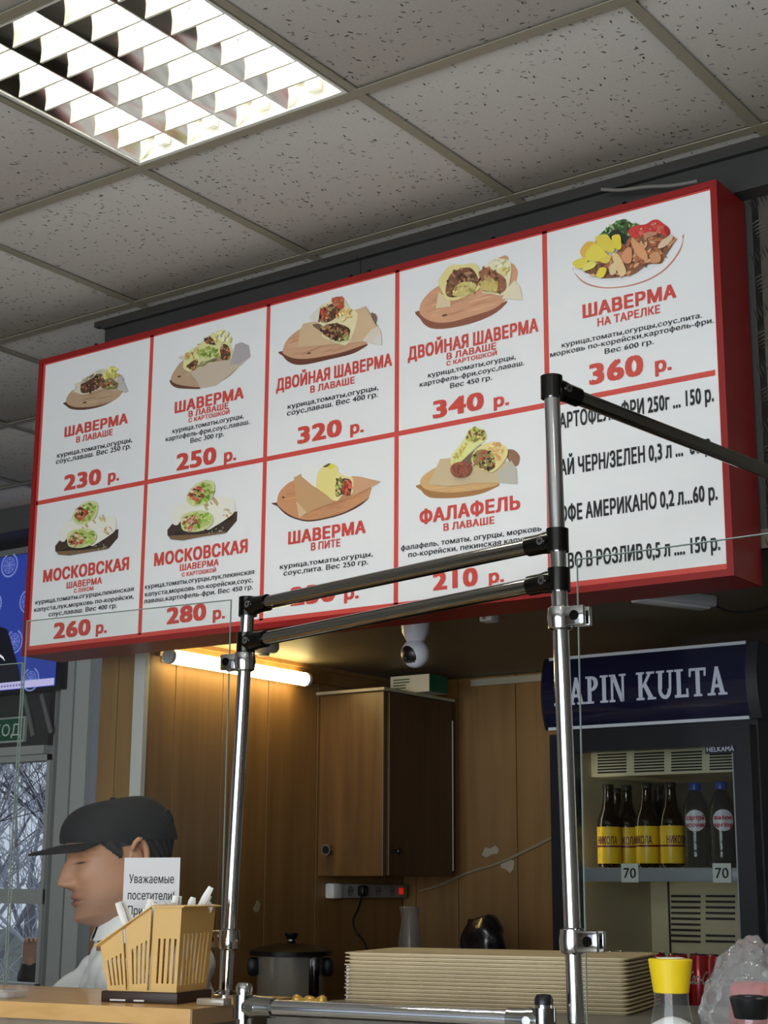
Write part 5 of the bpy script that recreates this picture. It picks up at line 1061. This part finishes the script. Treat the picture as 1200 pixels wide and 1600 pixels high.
# ================================================================== FOREGROUND: SHAKERS AND BAG
def shaker(name, label, u, vtop, D, rc_, caph, capm, fillm, fillh, bodyh, glassm):
    p = pD(u, vtop, D); zt = p.z; base = 1.254; t = thing(name, label, 'shaker', (p.x,p.y,base)); h = zt-base
    b = bmesh.new(); lathe(b, [(rc_*.55,h),(rc_*.95,h-.0005),(rc_,h-.002),(rc_*.80,h-caph),(rc_*.74,h-caph-.001)], seg=30); cpo = obj('cap', b, capm, t, True, True)
    b = bmesh.new(); tube(b, Vector((0,0,h-.0004)), Vector((0,0,h+.0006)), rc_*.62, 24); obj('cap_insert', b, M_WHITE if capm is not M_BLACK else M_BLACK, cpo, True, True)
    b = bmesh.new(); rb2 = rc_*1.02; lathe(b, [(rb2*.9,0),(rb2,.004),(rb2*.97,h-caph-.035),(rc_*.78,h-caph-.012),(rc_*.76,h-caph+.006)], seg=30); obj('glass_body', b, glassm, t, True, True)
    b = bmesh.new(); lathe(b, [(rb2*.86,.004),(rb2*.92,.008),(rb2*.90,fillh),(rb2*.4,fillh+.006),(0,fillh+.008)], seg=26); obj('contents', b, fillm, t, True, True); return t
shaker('salt_shaker', 'glass salt shaker with a flared yellow cap', 1047, 1497, 1.70, .0235, .035, mat('cap_yellow', (222,190,22), .4), mat('salt', (236,236,238), .8), .060, .1, glass_mat('shaker_glass', (.93,.94,.94), 1.0, 0, .03))
shaker('pepper_shaker', 'glass spice shaker with a black cap', 1172, 1556, 1.66, .0215, .022, M_BLACK, mat('pepper', (96,60,40), .9, noise=.4, nscale=200), .055, .08, glass_mat('shaker_glass2', (.90,.90,.90), 1.0, 0, .03))
# plastic bag with something red inside
c = pD(1176,1560,1.95); c.z = 1.254; bg = bmesh.new(); bmesh.ops.create_icosphere(bg, subdivisions=5, radius=1); rnd = random.Random(5)
sd = [(Vector((rnd.uniform(-1,1),rnd.uniform(-1,1),rnd.uniform(-1,1))).normalized(), rnd.uniform(5,13), rnd.uniform(0,6)) for _ in range(14)]
for v in bg.verts:
    n_ = sum(abs(math.sin(v.co.dot(d_)*f_+ph)) for d_, f_, ph in sd)/14; k = .94+.30*(n_-.5)
    v.co = Vector((v.co.x*.056*k*(1.12-.35*v.co.z), v.co.y*.052*k*(1.12-.35*v.co.z), (v.co.z*.5+.5)*.137*(.9+.2*n_)+.0))+c
tag(obj('plastic_bag', bg, glass_mat('bag_clear', (.94,.94,.93), 2.4, .12, .22)), 'crumpled clear plastic bag with something red inside', 'plastic bag')
rp = bmesh.new(); rbox(rp, c+Vector((0,0,.050)), (.056,.045,.078), .012, Matrix.Rotation(.4,3,'Z'), 3); tag(obj('red_packet', rp, mat('packet_red', (190,58,46), .5, noise=.25, nscale=30)), 'dull red packet inside the clear plastic bag', 'packet')
# ================================================================== TELEVISION AND EXIT SIGN ON THE FAR WALL
YT = YF-.10
tv = thing('television', 'wall-mounted television showing a speaker before a blue emblem backdrop', 'television', (-2.6,YT+.05,2.3))
tx1 = pY(93,1000,YT).x; tx0 = tx1-1.05; tz0, tz1 = pY(40,1072,YT).z-.012, pY(30,868,YT).z
b = bmesh.new(); rbox(b, ((tx0+tx1)/2, YT+.04, (tz0+tz1)/2), (tx1-tx0+.012,.06,tz1-tz0+.02), .004); obj('casing', b, M_BLACK, tv)
b = bmesh.new(); bx(b, -2.7, -2.5, YT+.07, YF-.002, tz0+.2, tz1-.2); obj('wall_bracket', b, M_DCHROME, tv, False)
class Scr(Pic):
    def pt(s, u, v): return pY(u, v, YT)
sb_ = bmesh.new(); lay = sb_.loops.layers.float_color.new('Col'); depth = [.009]
def sshape(col, P, step=.0002):
    depth[0] += step; f = sb_.faces.new([sb_.verts.new((x, YT-depth[0]+.018-.02, z)) for x, z in P]); c = lin(col)
    for lp in f.loops: lp[lay] = (*c, 1)
S0 = lambda u, v: (pY(u, v, YT).x, pY(u, v, YT).z)
sshape((44,62,150), [(tx0,tz0),(tx1,tz0),(tx1,tz1),(tx0,tz1)])
def emblem(u, v, r):
    cx, cz = S0(u, v); k = S0(u+r, v)[0]-cx; col = (120,136,200)
    for a in range(0, 360, 15):
        if 75 <= a <= 105: continue
        t = math.radians(a); x, z = cx+k*math.cos(t), cz+k*math.sin(t); q = k*.20
        sshape(col, [(x+q*math.cos(t+1.2), z+q*math.sin(t+1.2)), (x+q*.5*math.cos(t-.4), z+q*.5*math.sin(t-.4)), (x-q*math.cos(t+1.2), z-q*math.sin(t+1.2)), (x-q*.5*math.cos(t-.4), z-q*.5*math.sin(t-.4))], .00001)
    for rr_ in (.28, .5, .68):
        n = 20
        for i in range(n):
            t0, t1 = 2*PI*i/n, 2*PI*(i+.8)/n; a, c = k*rr_, k*(rr_+.07)
            sshape(col, [(cx+a*math.cos(t0), cz+a*math.sin(t0)), (cx+c*math.cos(t0), cz+c*math.sin(t0)), (cx+c*math.cos(t1), cz+c*math.sin(t1)), (cx+a*math.cos(t1), cz+a*math.sin(t1))], .00001)
    for i in range(4):
        t = PI*i/4; d = k*.72; e = k*.03; sshape(col, [(cx+d*math.cos(t)-e*math.sin(t), cz+d*math.sin(t)+e*math.cos(t)), (cx-d*math.cos(t)-e*math.sin(t), cz-d*math.sin(t)+e*math.cos(t)), (cx-d*math.cos(t)+e*math.sin(t), cz-d*math.sin(t)-e*math.cos(t)), (cx+d*math.cos(t)+e*math.sin(t), cz+d*math.sin(t)-e*math.cos(t))], .00001)
for (u, v) in ((18,884), (-7,945), (26,1003), (52,1062), (-60,1000), (-55,890), (48,940)): emblem(u, v, 12)
sshape((16,18,30), [S0(u, v) for u, v in ((-80,1070),(-80,960),(-30,930),(-2,978),(16,984),(24,1010),(34,1046),(38,1068))])
sshape((232,232,240), [S0(u, v) for u, v in ((-4,1018),(0,1019),(10,1027),(13,1034),(9,1030),(0,1023))])
sshape((196,190,236), [(tx0,tz0+.002),(tx1,tz0+.002),(tx1,tz0+.032),(tx0,tz0+.032)])
for i in range(9): x = S0(2+i*4.6, 1072)[0]; sshape((120,110,170), [(x,tz0+.012),(x+.011,tz0+.012),(x+.011,tz0+.021),(x,tz0+.021)], .00001)
obj('screen', finish(sb_, 'screen', False), M_SCREEN, tv)
# exit sign
YE = YF-.052; e1, e0z, e1z = pY(36,1140,YE).x, pY(30,1159,YE).z, pY(30,1119,YE).z; e0 = e1-.34
ex = thing('exit_sign', 'green exit sign with white letters in a pale frame above the window', 'sign', ((e0+e1)/2,YE,e0z))
b = bmesh.new(); rbox(b, ((e0+e1)/2, YE+.016, (e0z+e1z)/2), (e1-e0,.018,e1z-e0z), .003); obj('housing', b, mat('exit_frame', (186,190,184), .4), ex)
b = bmesh.new(); bx(b, e0+.008, e1-.008, YE+.003, YE+.006, e0z+.008, e1z-.008); obj('face', b, mat('exit_green', (20,92,60), .35), ex, False)
put_text('lettering', 'ВЫХОД', mat('exit_white', (214,222,214), .4), ex, Vector((e0+.035, YE+.0020, e0z+.028)), AX, AZ, e1-e0-.055, e1z-e0z-.058, .012)

# ================================================================== OUTDOORS BEHIND THE WINDOW
b = bmesh.new(); bx(b, -40, 10, 2.5, 45, -.1, -.02); gr = struct('ground', b, mat('winter_ground', (96,102,92), .95, noise=.35, nscale=2))
vd = ray(30, 1380); vd.z = 0; vd.normalize(); vs_side = Vector((vd.y, -vd.x, 0))
def make_tree(label, base, h, seed, m, spread=.5):
    rnd = random.Random(seed); t = thing('bare_tree', label, 'tree', base, 0, 'bare trees outside the window')
    tb, bb_ = bmesh.new(), bmesh.new()
    def grow(bm_, p, d, L, r, lv):
        q = p + d*L; tube(bm_, p, q, r, 5 if lv > 3 else 4, r*.68)
        if lv == 0: return
        for k in range(rnd.choice((2,3,3))):
            nd = (d + Vector((rnd.uniform(-1,1), rnd.uniform(-1,1), rnd.uniform(-.35,.7)))*spread*1.25).normalized(); f = rnd.uniform(.45,1.0)
            grow(bb_, p + d*L*f, nd, L*rnd.uniform(.58,.82), r*.56, lv-1)
    tube(tb, Vector(base), Vector(base)+Vector((rnd.uniform(-.1,.1),0,h*.35)), h*.016, 10, h*.012)
    o = Vector(base)+Vector((0,0,h*.33))
    for k in range(4):
        grow(bb_, Vector(base)+Vector((0,0,h*(.12+.07*k))), Vector((rnd.uniform(-.8,.8), rnd.uniform(-.8,.8), 1)).normalized(), h*.26, h*.006, 4)
    obj('trunk', tb, m, t); obj('branches', bb_, m, t, False)
MB = [mat('bark_dark', (70,66,76), .9), mat('bark_pale', (190,190,200), .9), mat('bark_mid', (124,120,130), .9)]
lbs = ['dark bare tree close outside the window', 'pale bare tree close outside the window', 'grey bare tree beside the dark one outside', 'dark thin bare tree further off outside', 'pale tall bare tree further off outside', 'grey bare tree behind the pale trees outside', 'dark bare tree far behind the window', 'pale bare tree far behind the window', 'grey bare tree at the far end of the yard', 'dark bare tree at the far end of the yard', 'pale bare tree at the far end of the yard']
for k in range(8):
    dist = 10.5 + k*1.6; p = CAM + vd*dist + vs_side*((-.9,.35,-.2,.7,-.6,.1,.9,-1.2,.5,-.3,1.2)[k]); p.z = -.02
    make_tree(lbs[k], p, (3.4,3.0,3.8,4.2,4.6,4.4,5,5.4,5.6,6,6)[k], 100+k, MB[(0,1,2)[k % 3]], .55)
tw_b = bmesh.new(); rnd = random.Random(9)
for k in range(1500):
    c = CAM + vd*rnd.uniform(11,20) + vs_side*rnd.uniform(-2.4,2.4); c.z = rnd.uniform(0,1)**1.3*3.2
    d = Vector((rnd.uniform(-.6,.6), rnd.uniform(-.6,.6), rnd.uniform(.2,1))).normalized(); tube(tw_b, c, c+d*rnd.uniform(.3,.9), .0055, 3, .002)
o = obj('thicket', tw_b, mat('twigs', (186,186,200), .9), None, False); o['kind'] = 'stuff'; tag(o, 'tangle of pale winter twigs between the trees outside the window', 'thicket')

# ================================================================== PEOPLE
def G(x, s): return math.exp(-(x/s)**2)
HL = [(-.004,.062,-.004,.020),(.004,.080,-.024,.038),(.018,.094,-.044,.053),(.035,.093,-.058,.062),(.05,.093,-.068,.066),(.075,.092,-.078,.069),(.10,.092,-.090,.070),(.12,.089,-.097,.073),(.14,.094,-.101,.076),(.162,.090,-.103,.0765),(.178,.078,-.098,.071),(.191,.056,-.080,.057),(.200,.030,-.050,.034),(.204,.008,-.015,.010)]
def hsec(z):
    for a, c in zip(HL, HL[1:]):
        if a[0] <= z <= c[0]: t = (z-a[0])/(c[0]-a[0]); return [a[i]+(c[i]-a[i])*t for i in (1,2,3)]
    return list(HL[-1][1:]) if z > HL[-1][0] else list(HL[0][1:])
def hpoint(th, z, grow=0):
    f, bk, wd = hsec(z); s, c = math.sin(th), math.cos(th); e = .86
    sx = math.copysign(abs(s)**e, s); cy = math.copysign(abs(c)**e, c)
    x = (wd+grow)*sx; ym = (f+bk)/2*.25; y = ym + ((f-ym+grow)*cy if cy > 0 else (ym-bk+grow)*cy)
    if cy > 0 and grow == 0:
        nz = .024*G(x,.0125)*(G(z-.083,.0125) + .66*G(z-.100,.014) + .40*G(z-.117,.012)) + .012*G(abs(x)-.014,.008)*G(z-.080,.008)
        eye = -.010*G(abs(x)-.031,.014)*G(z-.120,.011) + .0055*G(abs(x)-.031,.011)*G(z-.1185,.0075)
        brow = .006*G(abs(x)-.028,.020)*G(z-.137,.006)
        lips = .0065*G(x,.021)*(G(z-.0555,.0045)+1.05*G(z-.0445,.005)) - .004*G(x,.026)*G(z-.0498,.0018)
        cheek = .006*G(abs(x)-.042,.018)*G(z-.092,.018); chin = .007*G(x,.022)*G(z-.014,.012); phil = -.003*G(x,.006)*G(z-.068,.006)
        y += nz+eye+brow+lips+cheek+chin+phil
    return Vector((x, y, z))
def head_into(bm, M, scale):
    lay = bm.loops.layers.float_color.get('Col') or bm.loops.layers.float_color.new('Col'); NT, NZ = 120, 110; rows = []
    for j in range(NZ+1):
        z = HL[0][0] + (HL[-1][0]-HL[0][0])*j/NZ; rows.append([bm.verts.new(M @ (hpoint(2*PI*k/NT, z)*scale)) for k in range(NT)])
    sk, lip, stub, browc = lin((196,142,112)), lin((150,92,80)), lin((148,112,94)), lin((34,28,26))
    def colr(th, z):
        p = hpoint(th, z); x = p.x; front = math.cos(th) > 0; c = Vector(sk)
        if front:
            st_ = min(1, max(0, (.072-z)/.03))*.55*(1 if z < .075 else 0); c = c.lerp(Vector(stub), st_)
            c = c.lerp(Vector(stub), .5*G(z-.066,.006)*G(x,.028))
            c = c.lerp(Vector(lip), min(1, 1.1*G(x,.022)*(G(z-.0545,.005)+G(z-.045,.005)))); c = c.lerp(Vector(lip)*.35, .85*G(x,.024)*G(z-.0498,.0016))
            c = c.lerp(Vector(browc), min(1, 1.25*G(abs(x)-.031,.017)*G(z-.1375-.10*(abs(x)-.03)*-.5,.0036))*.9)
            c = c.lerp(Vector(browc), min(1, 1.2*G(abs(x)-.031,.0135)*G(z-.1145,.0017))); c = c.lerp(Vector(sk)*.72, .5*G(abs(x)-.031,.014)*G(z-.124,.004))
            c = c.lerp(Vector(lip)*.5, .8*G(abs(x)-.008,.0035)*G(z-.0735,.0025))
        return c
    for j in range(NZ):
        for k in range(NT):
            f = bm.faces.new((rows[j][k], rows[j][(k+1) % NT], rows[j+1][(k+1) % NT], rows[j+1][k])); c = colr(2*PI*(k+.5)/NT, HL[0][0]+(HL[-1][0]-HL[0][0])*(j+.5)/NZ)
            for lp in f.loops: lp[lay] = (*c, 1)
    for ends in (rows[0][::-1], rows[-1]):
        f = bm.faces.new(ends)
        for lp in f.loops: lp[lay] = (*sk, 1)
    # ears
    for s in (-1, 1):
        b2 = bmesh.new(); pts = []
        for k in range(15):
            t = -1.9 + 4.6*k/14; r = .030*(1+.1*math.cos(t)); pts.append(Vector((s*(.076+.012*max(0,math.cos(t-2.4))), -.012-.017*math.cos(t-.2)*1.0, .108+r*math.sin(t))))
        sweep(b2, pts, [.0035+.0025*math.sin(PI*k/14) for k in range(15)], 8); ellipsoid(b2, (s*.0745,-.008,.106), (.006,.014,.024)); ellipsoid(b2, (s*.0765,-.003,.082), (.006,.008,.009)); ellipsoid(b2, (s*.078,.001,.103), (.004,.005,.008))
        b2.transform(M @ Matrix.Scale(scale, 4)); me = bpy.data.meshes.new('e'); b2.to_mesh(me); b2.free(); n0 = len(bm.faces); bm.from_mesh(me); bpy.data.meshes.remove(me); bm.faces.ensure_lookup_table()
        for f in bm.faces[n0:]:
            for lp in f.loops: lp[lay] = (*[q*.95 for q in sk], 1)
def tint(bm, n0, col):
    lay = bm.loops.layers.float_color.get('Col'); bm.faces.ensure_lookup_table(); c = lin(col)
    for f in bm.faces[n0:]:
        for lp in f.loops: lp[lay] = (*c, 1)
M_SKIN = attr_mat('skin', .5); M_SKIN.node_tree.nodes['Principled BSDF'].inputs['Subsurface Weight'].default_value = .08; M_SKIN.node_tree.nodes['Principled BSDF'].inputs['Subsurface Radius'].default_value = (.01,.004,.002)
def hand_into(bm, M, s=1, curl=.5):
    """palm, four fingers of unequal length and a thumb; palm faces -y, fingers along +z"""
    b = bmesh.new(); 
    for x in (-.028,-.010,.010,.027): capsule(b, (x*.75,0,.0), (x,.0,.085), .013, .0115)
    for x, L in ((-.030,.066),(-.0105,.078),(.0095,.083),(.0285,.074)):
        p = Vector((x,0,.085)); a = 0
        for k, f in enumerate((.45,.32,.23)):
            a += curl*(.6 if k == 0 else 1.0); q = p + Vector((0,-math.sin(a),math.cos(a)))*L*f; capsule(b, p, q, .0088-.0008*k, .0082-.0008*k, 10); p = q
    p = Vector((.026*s,-.004,.020)); q = p+Vector((.022*s,-.016,.032)); capsule(b, p, q, .0125, .0098, 10); capsule(b, q, q+Vector((.006*s,-.016,.024)), .0096, .008, 10)
    capsule(b, (0,0,-.06), (0,0,.005), .024, .023)
    me = remeshed('h', b, .0032, 2); me.transform(M); bm.from_mesh(me); bpy.data.meshes.remove(me)
def make_person(label, head_px, D, F, tilt, hs, coat, trousers, arms, cap=True):
    """arms: for each side (elbow, wrist, hand matrix) in body coordinates x = own left, y = forward, z from the floor"""
    piv = pD(*head_px, D); F = Vector((*F, 0)).normalized(); Lf = Vector((-F.y, F.x, 0)); B = Matrix(((Lf.x,F.x,0,0),(Lf.y,F.y,0,0),(0,0,1,0),(0,0,0,1)))
    neck = piv - F*.030*hs - Vector((0,0,.112*hs)); root = Vector((neck.x-F.x*.05, neck.y-F.y*.05, 0)); MB_ = Matrix.Translation(root) @ B; zs = neck.z
    t = thing('person', label, 'person', root)
    hc_ = .108; MH = Matrix.Translation(piv) @ B @ Matrix.Rotation(-tilt, 4, 'X') @ Matrix.Translation((0,0,-hc_*hs))
    bm = bmesh.new(); head_into(bm, MH, hs); n0 = len(bm.faces)
    nk = bmesh.new(); tp = MH @ Vector((0,-.018,.055)); sweep(nk, [neck-Vector((0,0,.06)), neck, neck.lerp(tp,.5), tp], [.075,.060*hs,.055*hs,.056*hs], 20); me = bpy.data.meshes.new('n'); nk.to_mesh(me); nk.free(); bm.from_mesh(me); bpy.data.meshes.remove(me)
    for s, (el, wr, MHn, curl) in arms.items():
        b2 = bmesh.new(); capsule(b2, MB_ @ Vector(el), MB_ @ Vector(wr), .032, .024); me = bpy.data.meshes.new('n'); b2.to_mesh(me); b2.free(); bm.from_mesh(me); bpy.data.meshes.remove(me)
        hand_into(bm, MB_ @ Matrix.Translation(wr) @ MHn, s, curl)
    tint(bm, n0, (188,136,108)); obj('body', finish(bm, 'body', True, 180), M_SKIN, t)
    # upper garment
    c = bmesh.new(); zz = zs
    for (p0, p1, r0, r1) in (((.15,.0,zz-.065),(-.15,.0,zz-.065),.062,.062), ((.06,.0,zz-.03),(.17,.0,zz-.075),.05,.06), ((-.06,.0,zz-.03),(-.17,.0,zz-.075),.05,.06)): capsule(c, p0, p1, r0, r1)
    ellipsoid(c, (0,.015,zz-.20), (.205,.135,.24)); ellipsoid(c, (0,.02,zz-.42), (.180,.130,.22))
    for s, (el, wr, _, _) in arms.items():
        sh_ = Vector((.19*s, 0, zz-.085)); capsule(c, sh_, el, .064, .052); capsule(c, el, Vector(el).lerp(Vector(wr), .88), .052, .040)
    me = remeshed('coat', c, .009, 5)
    for v in me.vertices:
        q = v.co; v.co = q + v.normal*(.0035*math.sin(q.z*75+q.x*30+2*math.sin(q.y*40)) + .003*math.sin(q.x*95-q.z*35+q.y*60))
    me.transform(MB_); ob = obj('coat', me, coat, t)
    cl_ = bmesh.new(); ring_ = [neck + F*.008 + (Lf*math.cos(a)*.072 + F*math.sin(a)*.068) + Vector((0,0,-.012-.022*math.sin(a))) for a in [PI/2+.12+(2*PI-.24)*k/30 for k in range(31)]]
    prev = None
    for p in ring_:
        o_ = (p-neck); o_.z = 0; o_.normalize(); sec = [cl_.verts.new(q) for q in (p, p+Vector((0,0,.038))-o_*.008, p+Vector((0,0,.038))-o_*.004, p+o_*.012-Vector((0,0,.006)))]
        if prev:
            for i in range(4): cl_.faces.new((prev[i], prev[(i+1) % 4], sec[(i+1) % 4], sec[i]))
        prev = sec
    obj('collar', cl_, coat, t)
    # trousers and shoes
    c = bmesh.new(); ellipsoid(c, (0,.0,zz-.50), (.175,.125,.14))
    for s in (-1, 1): capsule(c, (.095*s,0,zz-.52), (.10*s,.015,.46), .088, .062); capsule(c, (.10*s,.015,.46), (.10*s,-.01,.11), .062, .050)
    me = remeshed('trousers', c, .014, 3); me.transform(MB_); obj('trousers', me, trousers, t)
    for s in (-1, 1):
        c = bmesh.new(); ellipsoid(c, (.10*s,.05,.045), (.048,.13,.045)); ellipsoid(c, (.10*s,-.02,.07), (.046,.06,.06)); me = remeshed('shoe', c, .01, 2)
        for v in me.vertices: v.co.z = max(v.co.z, .004)
        me.transform(MB_); obj('shoe', me, M_BLACK, t)
    # hair: shell over the sides and back of the head
    c = bmesh.new(); NT, NZ = 180, 110; g = {}
    def low(th):
        a = abs((th+PI) % (2*PI)-PI); return .152-.042*min(1,max(0,(a-.95)/.42)) if a < 1.45 else (.130 if a < 1.85 else .045+.045*max(0,(2.3-a)))
    for j in range(NZ+1):
        for k in range(NT):
            th = 2*PI*k/NT; z = .04+(.203-.04)*j/NZ
            if z >= low(th) and abs((th+PI) % (2*PI)-PI) > .95: g[j,k] = c.verts.new(MH @ (hpoint(th, z, .0045+.0012*math.sin(th*37+z*300))*hs))
    for j in range(NZ):
        for k in range(NT):
            q = [(j,k),(j,(k+1) % NT),(j+1,(k+1) % NT),(j+1,k)]
            if all(x in g for x in q): c.faces.new([g[x] for x in q])
    obj('hair', c, mat('hair_dark', (46,44,46), .6, noise=.5, nscale=120, stretch=(1,1,.2)), t)
    if cap:
        c = bmesh.new(); NT = 60; rows = []
        zl_ = lambda th: .150+.004*math.cos(th)-.024*(1-math.cos(th))/2
        for j in range(15):
            u = j/14; rows.append([])
            for k in range(NT):
                th = 2*PI*k/NT; z0 = zl_(th); z = z0+(.216-z0)*math.sin(u*PI/2*.97); zz_ = min(z, .232); p = hpoint(th, max(.13, z0*.8+.2*.165), .011)
                k2 = math.cos(u*PI/2*.97)**.55; rows[-1].append(c.verts.new(MH @ (Vector((p.x*k2, p.y*k2-.006*(1-k2), z))*hs)))
        for a, d in zip(rows, rows[1:]):
            for k in range(NT): c.faces.new((a[k], a[(k+1) % NT], d[(k+1) % NT], d[k]))
        c.faces.new(rows[-1]); cpo = obj('cap', c, M_CAP, t)
        c = bmesh.new(); top, bot = [], []
        for i in range(9):
            r_ = i/8; row = []
            for k in range(17):
                a = (-1+2*k/16)*1.12; p = hpoint(a, .150, .010); ex_ = .060*r_*math.cos(a*.95)**.6
                row.append(Vector((p.x*(1+.05*r_), p.y+ex_, .151-.004*r_-.30*p.x*p.x*4*(.4+.6*r_))))
            top.append([c.verts.new(MH @ (q*hs)) for q in row]); bot.append([c.verts.new(MH @ ((q-Vector((0,0,.004)))*hs)) for q in row])
        for A in (top, bot):
            for a, d in zip(A, A[1:]):
                for k in range(16): c.faces.new((a[k], a[k+1], d[k+1], d[k]))
        for k in range(16): c.faces.new((top[-1][k], top[-1][k+1], bot[-1][k+1], bot[-1][k]))
        for i in range(8): c.faces.new((top[i][0], top[i+1][0], bot[i+1][0], bot[i][0])); c.faces.new((top[i][16], top[i+1][16], bot[i+1][16], bot[i][16]))
        obj('cap_brim', c, M_CAP, cpo)
        c = bmesh.new(); ellipsoid(c, MH @ (Vector((0,-.004,.216))*hs), (.007,.007,.004)); obj('cap_button', c, M_CAP, cpo)
    return t
I4 = Matrix.Identity(4); down = Matrix.Rotation(-2.2, 4, 'X')
make_person('cook in a white shirt and black cap looking down behind the glass screen', (187,1341), 3.38, (-.478,-.875), .20, 1.16, mat('shirt_white', (238,234,234), .85, bump=.3, nscale=40), M_BLACKM,
    {1: ((.25,.04,1.02), (.20,.16,.90), Matrix.Rotation(-2.6, 4, 'X'), .5), -1: ((-.33,.17,1.12), (-.16,.24,1.0), Matrix.Rotation(-2.6, 4, 'X'), .5)})
hp_ = pY(52,1492,3.3); bF = (-.55,-.83)
# window reflection of a person, built as a figure outside; hand and sleeve show
F2 = Vector((-.55,-.83,0)).normalized(); L2v = Vector((-F2.y, F2.x, 0)); rt_ = RM @ Vector((1,0,0))
hp2 = pY(96,1400,3.35); D2 = (RM.transposed() @ (hp2-CAM)).y
piv2 = pD(96,1400,D2); nk2 = piv2 - F2*.035 - Vector((0,0,.135)); rt2 = Vector((nk2.x-F2.x*.05, nk2.y-F2.y*.05, 0))
def tobody(p): q = p-rt2; return Vector((q.dot(L2v), q.dot(F2), q.z))
wr_ = tobody(pY(47,1503,3.05)); el_ = tobody(pY(36,1575,3.12))
hm = Matrix.Rotation(.3, 4, 'Y') @ Matrix.Rotation(PI*.5, 4, 'Z')
make_person('window reflection of a person in a black jacket with a raised hand, built as a figure outside', (96,1400), D2, (-.55,-.83), .1, 1.0, M_BLACKM, M_BLACKM, {-1: (tuple(el_), tuple(wr_), hm, .75), 1: ((.26,.05,1.0), (.2,.25,.98), down, .5)}, cap=False)
